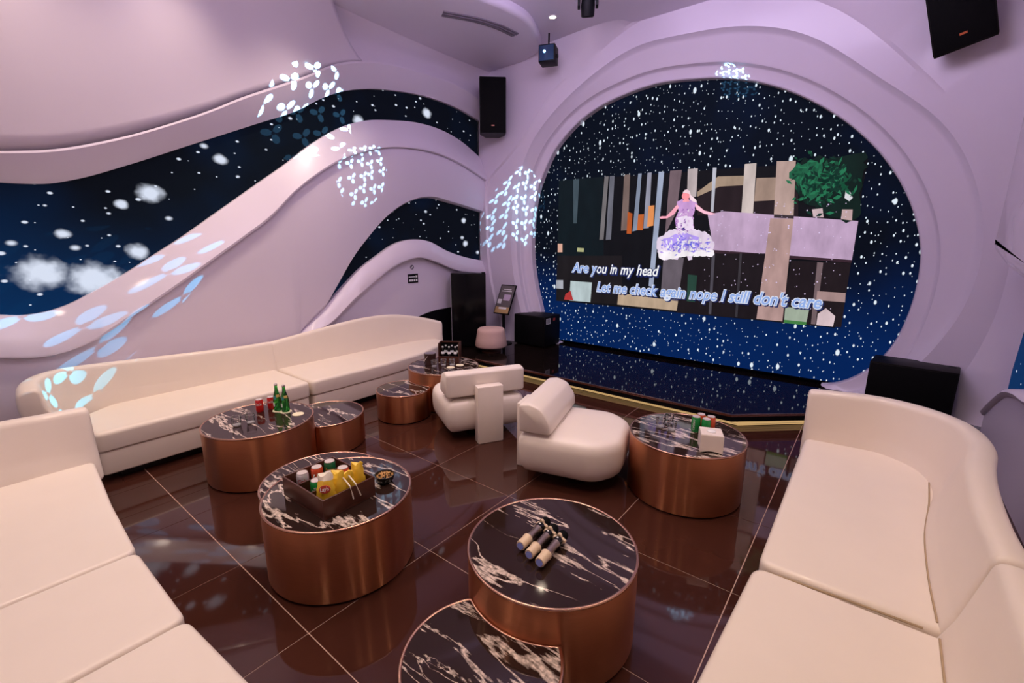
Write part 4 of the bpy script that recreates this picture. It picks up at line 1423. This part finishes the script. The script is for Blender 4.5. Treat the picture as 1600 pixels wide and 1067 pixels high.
for i, (yy_, lean) in enumerate(((0.0, 0.006), (0.035, 0.012))):
    qx, qy = in_tray(0.180, yy_)
    o = tube('wrapper_ribbon', [(-0.02, 0, 0.165), (0.015, 0.0, 0.150), (0.0448, 0.0, 0.135), (0.0520, lean, 0.09), (0.0500, lean * 2, 0.055)], 0.004, 'bag_white', None, 6)
    o.location = (qx, qy, TOP)
    tag(o, ('pale ribbon hanging over the tray rim, nearer the red-logo bag', 'pale ribbon hanging over the tray rim, nearer the bowl')[i], 'ribbon', 'ribbons over the tray rim')

# bowl of nuts
bw = thing('snack_bowl', 'small black bowl of nuts beside the snack tray', 'bowl', (-2.235, 1.565, TOP))
lathe('bowl', [(0.034, 0.0), (0.040, 0.002), (0.054, 0.020), (0.062, 0.048), (0.0625, 0.052), (0.058, 0.052), (0.050, 0.028), (0.036, 0.010), (0.004, 0.008)], 'bowl', bw, 32, cap=False)
g = Geo()
rb = random.Random(5)
for i in range(110):
    a, q = rb.uniform(0, 2 * PI), math.sqrt(rb.random())
    r = 0.052 * q
    x, y, z = r * math.cos(a), r * math.sin(a), 0.040 + 0.014 * (1 - q) + rb.uniform(-0.003, 0.003)
    s = rb.uniform(0.0045, 0.0065)
    vv = [(x + s, y, z), (x - s, y, z), (x, y + s, z), (x, y - s, z), (x, y, z + s), (x, y, z - s)]
    g.add(vv, [(0, 2, 4), (2, 1, 4), (1, 3, 4), (3, 0, 4), (2, 0, 5), (1, 2, 5), (3, 1, 5), (0, 3, 5)])
o = g.link('nuts', 'nut', bw, smooth=80)
o['kind'] = 'stuff'

# microphones
def microphone(label, p0, p1, z=TOP + 0.0355):
    d = Vector((p1[0] - p0[0], p1[1] - p0[1]))
    t = thing('microphone', label, 'microphone', (p0[0], p0[1], z), math.atan2(d.y, d.x) - PI / 2, 'wireless microphones on the table')
    def part(name, prof, mat, seg=24):
        loops = [[(r * math.cos(2 * PI * j / seg), y, r * math.sin(2 * PI * j / seg)) for j in range(seg)] for r, y in prof]
        v, f = loft_g(loops)
        return link(name, v, f, mat, t, smooth=40)
    part('lit_end', [(0.012, 0.0), (0.0165, 0.002), (0.0165, 0.0071)], glow('mic_ring_glow', rgb(96, 88, 128), 0.7))
    part('tail_cap', [(0.0225, 0.0071), (0.0245, 0.012), (0.0245, 0.062), (0.027, 0.066), (0.027, 0.076), (0.020, 0.080)], 'champagne')
    part('handle', [(0.0185, 0.0801), (0.0190, 0.12), (0.0205, 0.165), (0.0215, 0.172)], 'gunmetal')
    part('display_collar', [(0.0225, 0.1721), (0.0235, 0.176), (0.0235, 0.197), (0.0225, 0.200)], 'darkgloss')
    # star-shaped anti-roll ring
    pts = []
    for j in range(48):
        a = 2 * PI * j / 48
        r = 0.0275 + 0.0075 * math.cos(4 * a)
        pts.append((r * math.cos(a), r * math.sin(a)))
    loops = [[(x * s, y, zz * s) for x, zz in pts] for s, y in ((0.94, 0.2001), (1.0, 0.203), (1.0, 0.213), (0.94, 0.216))]
    v, f = loft_g(loops)
    link('antiroll_ring', v, f, 'champagne', t, smooth=50)
    part('mesh_head', [(0.022, 0.2161), (0.0265, 0.225), (0.0275, 0.24), (0.024, 0.256), (0.015, 0.266), (0.004, 0.269)], 'grille')
    box('power_dot', -0.004, 0.004, 0.182, 0.190, 0.0225, 0.0242, 'white', t)
    return t
microphone('leftmost of the three microphones on the marble table', (-1.170, 1.555), (-1.185, 1.82))
microphone('middle one of the three microphones on the marble table', (-1.100, 1.530), (-1.120, 1.80))
microphone('rightmost of the three microphones on the marble table', (-1.030, 1.515), (-1.055, 1.785))

# far table: bucket and crate
bk = thing('ice_bucket', 'small dark brown ice bucket with strap on the far table', 'bucket', (-4.10, 3.62, TOP))
lathe('bucket', [(0.062, 0.0), (0.066, 0.004), (0.070, 0.135), (0.072, 0.14), (0.066, 0.14), (0.062, 0.012), (0.004, 0.010)], 'bucket', bk, 32, cap=False)
lathe('bucket_lid', [(0.066, 0.136), (0.067, 0.146), (0.03, 0.150), (0.004, 0.150)], 'steel', bk, 32)
tube('strap', [(0.03, -0.066, 0.12), (0.0, -0.085, 0.07), (-0.035, -0.072, 0.02)], 0.006, 'steel', bk)
cr = thing('bottle_crate', 'open dark wooden crate of small bottles on the far table', 'crate', (-4.05, 3.90, TOP), math.radians(35))
box('crate_bottom', -0.13, 0.13, -0.085, 0.085, 0, 0.01, 'wood', cr)
box('crate_front', -0.13, 0.13, -0.085, -0.077, 0.010, 0.075, 'wood', cr)
box('crate_side', -0.13, -0.120, -0.0769, 0.085, 0.010, 0.235, 'wood', cr)
box('crate_side', 0.120, 0.13, -0.0769, 0.085, 0.010, 0.235, 'wood', cr)
box('crate_back', -0.1199, 0.1199, 0.077, 0.085, 0.010, 0.235, 'black', cr)
box('crate_rail', -0.1199, 0.1199, 0.060, 0.0769, 0.222, 0.235, 'wood', cr)
proto = None
cz_, sz_ = math.cos(math.radians(35)), math.sin(math.radians(35))
for i, (bx, by, where) in enumerate([(-0.078, -0.045, 'front left'), (0.0, -0.045, 'front middle'), (0.078, -0.045, 'front right'), (-0.055, 0.03, 'rear left'), (0.023, 0.03, 'rear middle'), (0.095, 0.03, 'rear right')]):
    X, Y = -4.05 + bx * cz_ - by * sz_, 3.90 + bx * sz_ + by * cz_
    lab = 'small dark bottle with white label, %s place in the crate' % where
    if proto is None:
        proto = thing('small_bottle', lab, 'bottle', (X, Y, TOP + 0.010), math.radians(35), 'small bottles in the crate')
        lathe('bottle_glass', [(0.020, 0.0), (0.022, 0.003), (0.022, 0.085), (0.018, 0.11), (0.010, 0.135), (0.010, 0.168)], 'darkgloss', proto, 16)
        lathe('bottle_cap', [(0.011, 0.1681), (0.012, 0.170), (0.012, 0.182)], 'white', proto, 12)
        lathe('bottle_label', [(0.0223, 0.09), (0.0226, 0.092), (0.0205, 0.115), (0.0185, 0.118)], 'white', proto, 16, cap=False)
    else:
        c = copy_tree(proto)
        c.location = (X, Y, TOP + 0.010 + (0.02 if by > 0 else 0))
        c['label'] = lab
        if by > 0:
            c.location.z = TOP + 0.010


# ------------------------------------------------------------------ things on the stage
st = thing('pouf_stool', 'blush round pouf stool standing on the stage', 'stool', (-4.79, 5.55, 0.15))
lathe('cushion', [(0.225, 0.085), (0.25, 0.09), (0.262, 0.11), (0.245, 0.22), (0.225, 0.33), (0.222, 0.36), (0.20, 0.385), (0.12, 0.397), (0.01, 0.40)], 'blush', st, 40, smooth=60)
lathe('stool_foot', [(0.16, 0.0), (0.16, 0.02), (0.06, 0.03), (0.05, 0.0849)], 'wood', st, 24)

def sub_box(name, label, cx, cy, w, d, h, rotz, front_label):
    t = thing(name, label, 'speaker', (cx, cy, 0.15), rotz, 'black subwoofer boxes on the stage')
    box('cabinet', -w / 2, w / 2, -d / 2 + 0.012, d / 2, 0.02, h, 'blackwood', t, 0.008)
    box('front_grille', -w / 2 + 0.012, w / 2 - 0.012, -d / 2, -d / 2 + 0.0119, 0.035, h - 0.015, 'grille', t, 0.003)
    for sx_ in (-1, 1):
        for sy_ in (-1, 1):
            lathe('rubber_foot', [(0.025, 0.0), (0.025, 0.0199)], 'black', t, 12, sx_ * (w / 2 - 0.06), sy_ * (d / 2 - 0.06))
    if front_label:
        box('barcode_sticker', w / 2, w / 2 + 0.0015, -d / 2 + 0.06, -d / 2 + 0.19, h - 0.13, h - 0.035, 'sticker_white', t)
        for i in range(4):
            box('barcode_bar', w / 2 + 0.0015, w / 2 + 0.0022, -d / 2 + 0.075 + i * 0.026, -d / 2 + 0.087 + i * 0.026, h - 0.12, h - 0.045, 'black', t)
        box('red_sticker', w / 2, w / 2 + 0.0015, -d / 2 + 0.27, -d / 2 + 0.33, h - 0.09, h - 0.045, 'sticker_red', t)
    else:
        for sx_ in (-1, 1):
            box('top_recess', sx_ * (w / 2 - 0.06) - 0.03, sx_ * (w / 2 - 0.06) + 0.03, 0.05, 0.11, h, h + 0.002, 'black', t)
        box('side_badge', -w / 2 - 0.0015, -w / 2, -d / 2 + 0.06, -d / 2 + 0.075, h - 0.09, h - 0.03, 'sticker_white', t)
    return t
sub_box('subwoofer', 'black subwoofer box with barcode sticker, left of the round screen', -4.54, 6.485, 0.64, 0.49, 0.53, 0, True)
sub_box('subwoofer', 'black subwoofer box behind the right sofa', 0.45, 6.28, 0.70, 0.42, 0.53, math.radians(-6), False)

# poster stand
ps = thing('poster_stand', 'black floor stand with tilted framed poster beside the stool', 'sign', (-5.00, 6.13, 0.15))
lathe('stand_base', [(0.15, 0.0), (0.15, 0.012), (0.03, 0.018)], 'black', ps, 28)
tube('stand_pole', [(0, 0, 0.018), (0, 0, 0.60)], 0.026, 'black', ps, 12)
fr = bpy.data.objects.new('poster_frame', None)
tilt = math.radians(-26)
def tilted(name, x0, x1, z0, z1, y0, y1, mat, parent):
    v, f = box_g(x0, x1, y0, y1, z0, z1)
    c, s = math.cos(tilt), math.sin(tilt)
    v = [(x, y * c - z * s - 0.06, y * s + z * c + 0.53) for x, y, z in v]
    v = [(x - 0.02, y, z) for x, y, z in v]
    return link(name, v, f, mat, parent)
bpy.data.objects.remove(fr)
fb = tilted('poster_frame', -0.165, 0.165, 0.0, 0.54, 0, 0.02, 'black', ps)
pp = tilted('poster', -0.150, 0.150, 0.018, 0.522, -0.002, 0.0, 'poster_grey', ps)
tilted('poster_heading', -0.085, 0.085, 0.445, 0.462, -0.003, -0.002, 'white', pp)
tilted('poster_heading', -0.115, 0.105, 0.412, 0.427, -0.003, -0.002, 'white', pp)
tilted('poster_picture', -0.035, 0.11, 0.25, 0.36, -0.003, -0.002, plain('poster_lilac', (0.62, 0.50, 0.66), 0.5), pp)
tilted('poster_picture', -0.145, -0.06, 0.19, 0.27, -0.003, -0.002, 'white', pp)
tilted('poster_foot', -0.15, 0.15, 0.018, 0.13, -0.003, -0.002, plain('poster_gold', (0.55, 0.36, 0.16), 0.4), pp)
tilted('poster_heading', -0.08, 0.09, 0.09, 0.125, -0.004, -0.003, 'white', pp)

# black fridge standing across the corner
fg = thing('fridge', 'tall black glossy fridge standing in the far left corner', 'fridge', (-5.255, 5.525, 0.15), math.radians(45))
box('cabinet', -0.285, 0.285, 0.045, 0.30, 0.0, 1.235, 'black', fg, 0.006)
dr_ = box('door', -0.285, 0.285, 0.0, 0.0449, 0.03, 1.245, 'fridge_black', fg, 0.005)
box('hinge_cap', 0.22, 0.28, 0.01, 0.09, 1.246, 1.262, 'black', fg)
box('edge_trim', -0.292, -0.2851, 0.0, 0.045, 0.03, 1.245, plain('grey_trim', (0.35, 0.33, 0.36), 0.4), fg)

# dark rounded alcove panel behind the sofa end
nic = prism('alcove', [(4.60, 0.16), (5.60, 0.16), (5.60, 0.80), (5.40, 0.795), (5.2, 0.79), (5.0, 0.765), (4.85, 0.735), (4.74, 0.70), (4.66, 0.64)], 'X', -5.694, -5.680, 'black')
tag(nic, 'black round-shouldered panel on the wall behind the sofa end', 'wall panel')

# notice plate and round badge on the left wall
nt_ = thing('notice_plate', 'small black notice plate with white lettering on the left wall', 'sign', (-5.694, 4.73, 1.34))
box('plate', 0.0, 0.006, -0.10, 0.10, -0.07, 0.07, 'black', nt_)
for i, (a, b, z0, z1) in enumerate(((-0.085, 0.04, 0.018, 0.034), (0.05, 0.085, 0.012, 0.045), (-0.08, -0.045, -0.045, -0.012), (-0.035, 0.0, -0.045, -0.012), (0.01, 0.042, -0.045, -0.012), (0.052, 0.085, -0.045, -0.012))):
    box('white_mark', 0.006, 0.007, a, b, z0, z1, 'white', nt_)
bd = thing('round_badge', 'tiny dark round badge on the wall above the notice plate', 'sign', (-5.694, 4.72, 1.515))
pts = [(0.036 * math.cos(2 * PI * i / 24), 0.036 * math.sin(2 * PI * i / 24)) for i in range(24)]
prism('badge_disc', pts, 'X', 0.0, 0.006, 'vent', bd)
prism('badge_slash', [(-0.022, -0.016), (-0.014, -0.022), (0.022, 0.016), (0.014, 0.022)], 'X', 0.006, 0.007, 'white', bd)

# ------------------------------------------------------------------ loudspeakers
def speaker_body(t, W, D, H, mat='black'):
    sec = [(-W / 2, 0), (W / 2, 0), (W / 2, D * 0.35), (W * 0.26, D), (-W * 0.26, D), (-W / 2, D * 0.35)]
    loops = [[(x * k, y, z) for x, y in sec] for z, k in ((0.0, 0.97), (0.02, 1.0), (H - 0.02, 1.0), (H, 0.97))]
    v, f = loft_g(loops)
    link('cabinet', v, f, 'blackwood', t, smooth=20)
    box('grille', -W / 2 + 0.012, W / 2 - 0.012, -0.012, -0.0005, 0.015, H - 0.015, 'grille', t, 0.004)
    box('badge', -0.025, 0.025, -0.0145, -0.0125, 0.11, 0.128, 'logo_orange', t)
sp1 = thing('wall_speaker', 'black loudspeaker hung high in the far left corner', 'speaker', (-5.13, 6.02, 3.60), math.radians(42), 'black hung loudspeakers')
speaker_body(sp1, 0.42, 0.34, 0.83)
box('bracket', -0.04, 0.04, 0.3401, 0.42, 0.40, 0.50, 'black', sp1)
sp2 = thing('ceiling_speaker', 'black loudspeaker hung tilted from the ceiling at top right', 'speaker', (0, 0, 0), 0, 'black hung loudspeakers')
speaker_body(sp2, 0.42, 0.36, 0.70)
box('bracket', -0.03, 0.03, 0.10, 0.16, 0.7001, 0.80, 'black', sp2)
Xv = Vector((0.96, -0.16, 0.22)).normalized()
Zv = Vector((-0.34, -0.30, 0.90)); Zv = (Zv - Xv * Zv.dot(Xv)).normalized()
Yv = Zv.cross(Xv)
orig = Vector((0.155, 6.08, 3.57)) + Xv * 0.205
sp2.matrix_world = Matrix(((Xv.x, Yv.x, Zv.x, orig.x), (Xv.y, Yv.y, Zv.y, orig.y), (Xv.z, Yv.z, Zv.z, orig.z), (0, 0, 0, 1)))

# ------------------------------------------------------------------ ceiling fittings
vn = [tuple(p) for p in spline([(-4.60, 4.46), (-4.49, 4.64), (-4.37, 4.87), (-4.285, 5.16), (-4.26, 5.47)], 5)]
w = 0.065
L1, L2 = [], []
for i, p in enumerate(vn):
    a = Vector(vn[max(0, i - 1)]); b = Vector(vn[min(len(vn) - 1, i + 1)])
    d = (b - a).normalized()
    nrm = Vector((-d.y, d.x))
    L1.append((p[0] + nrm.x * w, p[1] + nrm.y * w)); L2.append((p[0] - nrm.x * w, p[1] - nrm.y * w))
vt = thing('air_vent', 'curved grey slot air vent in the ceiling', 'vent', (0, 0, 4.64))
prism('vent_frame', L1 + L2[::-1], 'Z', -0.012, 0.0, 'vent', vt)
for q in (0.35, 0.65):
    pts = [Vector(a) * (1 - q) + Vector(b) * q for a, b in zip(L1, L2)]
    tube('vent_blade', [(p.x, p.y, -0.014) for p in pts], 0.006, 'vent', vt, 6)

def downlight(label, x, y, z, power):
    t = thing('downlight', label, 'light', (x, y, z), 0, 'recessed ceiling downlights')
    lathe('trim_ring', [(0.055, 0.0), (0.055, -0.006), (0.042, -0.008), (0.040, 0.0)], 'white', t, 28, cap=False)
    lathe('lamp_face', [(0.039, -0.001), (0.039, -0.003), (0.01, -0.004)], 'lamp_glow', t, 24)
    d = bpy.data.lights.new('downlight_beam', 'SPOT')
    d.energy = power
    d.spot_size = math.radians(105)
    d.spot_blend = 1.0
    d.shadow_soft_size = 0.09
    d.color = (1.0, 0.79, 0.62)
    o = bpy.data.objects.new('lamp_beam', d)
    COL.objects.link(o)
    o.parent = t
    o.location = (0, 0, -0.03)
    return t
downlight('bright recessed downlight in the ceiling left of the moving-head light', -3.73, 5.58, CEIL, 60)
downlight('recessed downlight over the middle of the seating, above the view', -2.4, 2.6, CEIL, 130)
downlight('recessed downlight over the near end of the long sofa, above the view', -4.80, 0.6, CEIL, 140)
downlight('recessed downlight over the middle of the long sofa, above the view', -4.80, 1.8, CEIL, 140)
downlight('recessed downlight over the far end of the long sofa, above the view', -4.80, 3.0, CEIL, 160)
downlight('recessed downlight over the far half of the right sofa, above the view', 0.1, 3.3, CEIL, 150)
downlight('recessed downlight over the near half of the right sofa, above the view', 0.1, 1.5, CEIL, 90)
downlight('recessed downlight over the near left sofa, above the view', -2.7, 0.0, CEIL, 170)
downlight('recessed downlight over the microphone table, above the view', -1.0, 1.0, CEIL, 80)

def gobo_light(name, parent, loc, target, color, power, spot, scale, petal, radius, seed=0.0, thick=0.03):
    """Effect projector beam: petals cut by a patterned disc inside the lamp."""
    d = bpy.data.lights.new(name, 'SPOT')
    d.energy = power
    d.spot_size = math.radians(spot)
    d.spot_blend = 0.02
    d.shadow_soft_size = 0.004
    d.color = (1, 1, 1)
    d.use_nodes = True
    nt = d.node_tree
    em = nt.nodes['Emission']
    tc = N(nt, 'ShaderNodeTexCoord')
    sx_ = N(nt, 'ShaderNodeSeparateXYZ')
    L(nt, tc.outputs['Normal'], sx_.inputs[0])
    u = math_node(nt, 'DIVIDE', sx_.outputs[0], sx_.outputs[2])
    w_ = math_node(nt, 'DIVIDE', sx_.outputs[1], sx_.outputs[2])
    u2 = math_node(nt, 'MULTIPLY_ADD', u, scale, seed)
    w2 = math_node(nt, 'MULTIPLY_ADD', w_, scale, seed * 0.7)
    cb = N(nt, 'ShaderNodeCombineXYZ')
    L(nt, u2, cb.inputs[0]); L(nt, w2, cb.inputs[1])
    vo = N(nt, 'ShaderNodeTexVoronoi', voronoi_dimensions='2D', feature='F1')
    vo.inputs['Scale'].default_value = 1.0
    vo.inputs['Randomness'].default_value = 0.35
    L(nt, cb.outputs[0], vo.inputs['Vector'])
    sb = N(nt, 'ShaderNodeVectorMath', operation='SUBTRACT')
    L(nt, cb.outputs[0], sb.inputs[0]); L(nt, vo.outputs['Position'], sb.inputs[1])
    sq = N(nt, 'ShaderNodeSeparateXYZ')
    L(nt, sb.outputs[0], sq.inputs[0])
    ang = math_node(nt, 'ARCTAN2', sq.outputs[1], sq.outputs[0])
    cs = math_node(nt, 'COSINE', math_node(nt, 'MULTIPLY_ADD', ang, 3.0, 0.6))
    k = math_node(nt, 'MULTIPLY_ADD', cs, 0.5, 0.5)
    k = math_node(nt, 'MULTIPLY', math_node(nt, 'POWER', k, 0.75), petal)
    m1 = math_node(nt, 'LESS_THAN', vo.outputs['Distance'], k)
    m1 = math_node(nt, 'MULTIPLY', m1, math_node(nt, 'GREATER_THAN', vo.outputs['Distance'], petal * 0.16))
    rr = math_node(nt, 'SQRT', math_node(nt, 'ADD', math_node(nt, 'MULTIPLY', u, u), math_node(nt, 'MULTIPLY', w_, w_)))
    m2 = math_node(nt, 'LESS_THAN', rr, radius)
    mk = math_node(nt, 'MULTIPLY', m1, m2)
    halo = N(nt, 'ShaderNodeMapRange', interpolation_type='SMOOTHSTEP')
    halo.inputs['From Min'].default_value = radius * 1.25
    halo.inputs['From Max'].default_value = 0.0
    halo.inputs['To Max'].default_value = thick
    L(nt, rr, halo.inputs['Value'])
    st_ = math_node(nt, 'ADD', mk, halo.outputs[0])
    em.inputs['Color'].default_value = (*color, 1)
    L(nt, st_, em.inputs['Strength'])
    o = bpy.data.objects.new(name, d)
    COL.objects.link(o)
    o.location = loc
    o.rotation_euler = (Vector(target) - Vector(loc)).to_track_quat('-Z', 'Y').to_euler()
    if parent is not None:
        o.parent = parent
        o.matrix_parent_inverse = Matrix.Translation(-Vector(parent.location)) if parent.rotation_euler.z == 0 else parent.matrix_basis.inverted()
    return o

# cube-shaped effect projector near the screen
PJ = Vector((-4.02, 5.92, 4.46))
pj = thing('effect_projector', 'small black cube effect projector hung left of the round screen', 'projector', PJ, math.radians(20))
box('housing', -0.115, 0.115, -0.10, 0.12, -0.11, 0.11, 'black', pj, 0.006)
lathe_pts = [(0.075 * math.cos(2 * PI * i / 24), 0.075 * math.sin(2 * PI * i / 24)) for i in range(24)]
prism('front_glass', [(-0.10, -0.095), (0.10, -0.095), (0.10, 0.095), (-0.10, 0.095)], 'Y', -0.108, -0.1001, plain('blue_glass', (0.02, 0.05, 0.12), 0.1), pj)
prism('lens', [(-0.03 + 0.018 * math.cos(2 * PI * i / 16), 0.02 + 0.018 * math.sin(2 * PI * i / 16)) for i in range(16)], 'Y', -0.111, -0.1081, 'lens', pj)
tube('hanger', [(0, 0.02, 0.11), (0, 0.02, 0.285)], 0.012, 'black', pj)
box('side_knob', 0.1151, 0.14, -0.02, 0.02, -0.04, 0.0, 'black', pj)

# moving-head light
MH = Vector((-2.94, 5.10, 4.52))
mh = thing('moving_head_light', 'black moving-head stage light on the ceiling above the screen', 'light', MH, math.radians(30))
box('light_base', -0.11, 0.11, -0.11, 0.11, 0.165, 0.229, 'black', mh, 0.006)
box('yoke_arm', -0.115, -0.085, -0.05, 0.05, -0.04, 0.1649, 'black', mh, 0.006)
box('yoke_arm', 0.085, 0.115, -0.05, 0.05, -0.04, 0.1649, 'black', mh, 0.006)
v, f = lathe_g([(0.060, -0.13), (0.072, -0.12), (0.078, -0.02), (0.070, 0.08), (0.045, 0.10)], 28)
c, s = math.cos(0.35), math.sin(0.35)
link('lamp_head', [(x, y * c - z * s, y * s + z * c) for x, y, z in v], f, 'black', mh, smooth=40)

# beams thrown by the moving-head light and the cube projector
CY = (0.0, 0.62, 1.0)
BW = (0.36, 0.80, 1.0)
gobo_light('petal_beam', None, (-3.0, 5.05, 4.34), (-5.62, 3.31, 3.50), BW, 2600, 22, 14.0, 0.43, 0.155, 3.0, 0.012)
gobo_light('petal_beam', None, (-3.0, 5.05, 4.34), (-5.62, 3.88, 2.80), BW, 1100, 18, 22.0, 0.43, 0.112, 7.0)
gobo_light('petal_beam', None, (-3.0, 5.05, 4.34), (-4.88, 6.42, 2.62), BW, 1300, 22, 20.0, 0.46, 0.155, 1.0, 0.12)
gobo_light('petal_beam', None, (-3.0, 5.05, 4.34), (-1.82, 6.62, 3.92), BW, 1500, 14, 30.0, 0.45, 0.085, 5.0, 0.1)
gobo_light('petal_beam', None, (-4.02, 5.75, 4.40), (-5.60, 0.10, 0.98), CY, 3000, 20, 24.0, 0.46, 0.115, 2.0, 0.05)
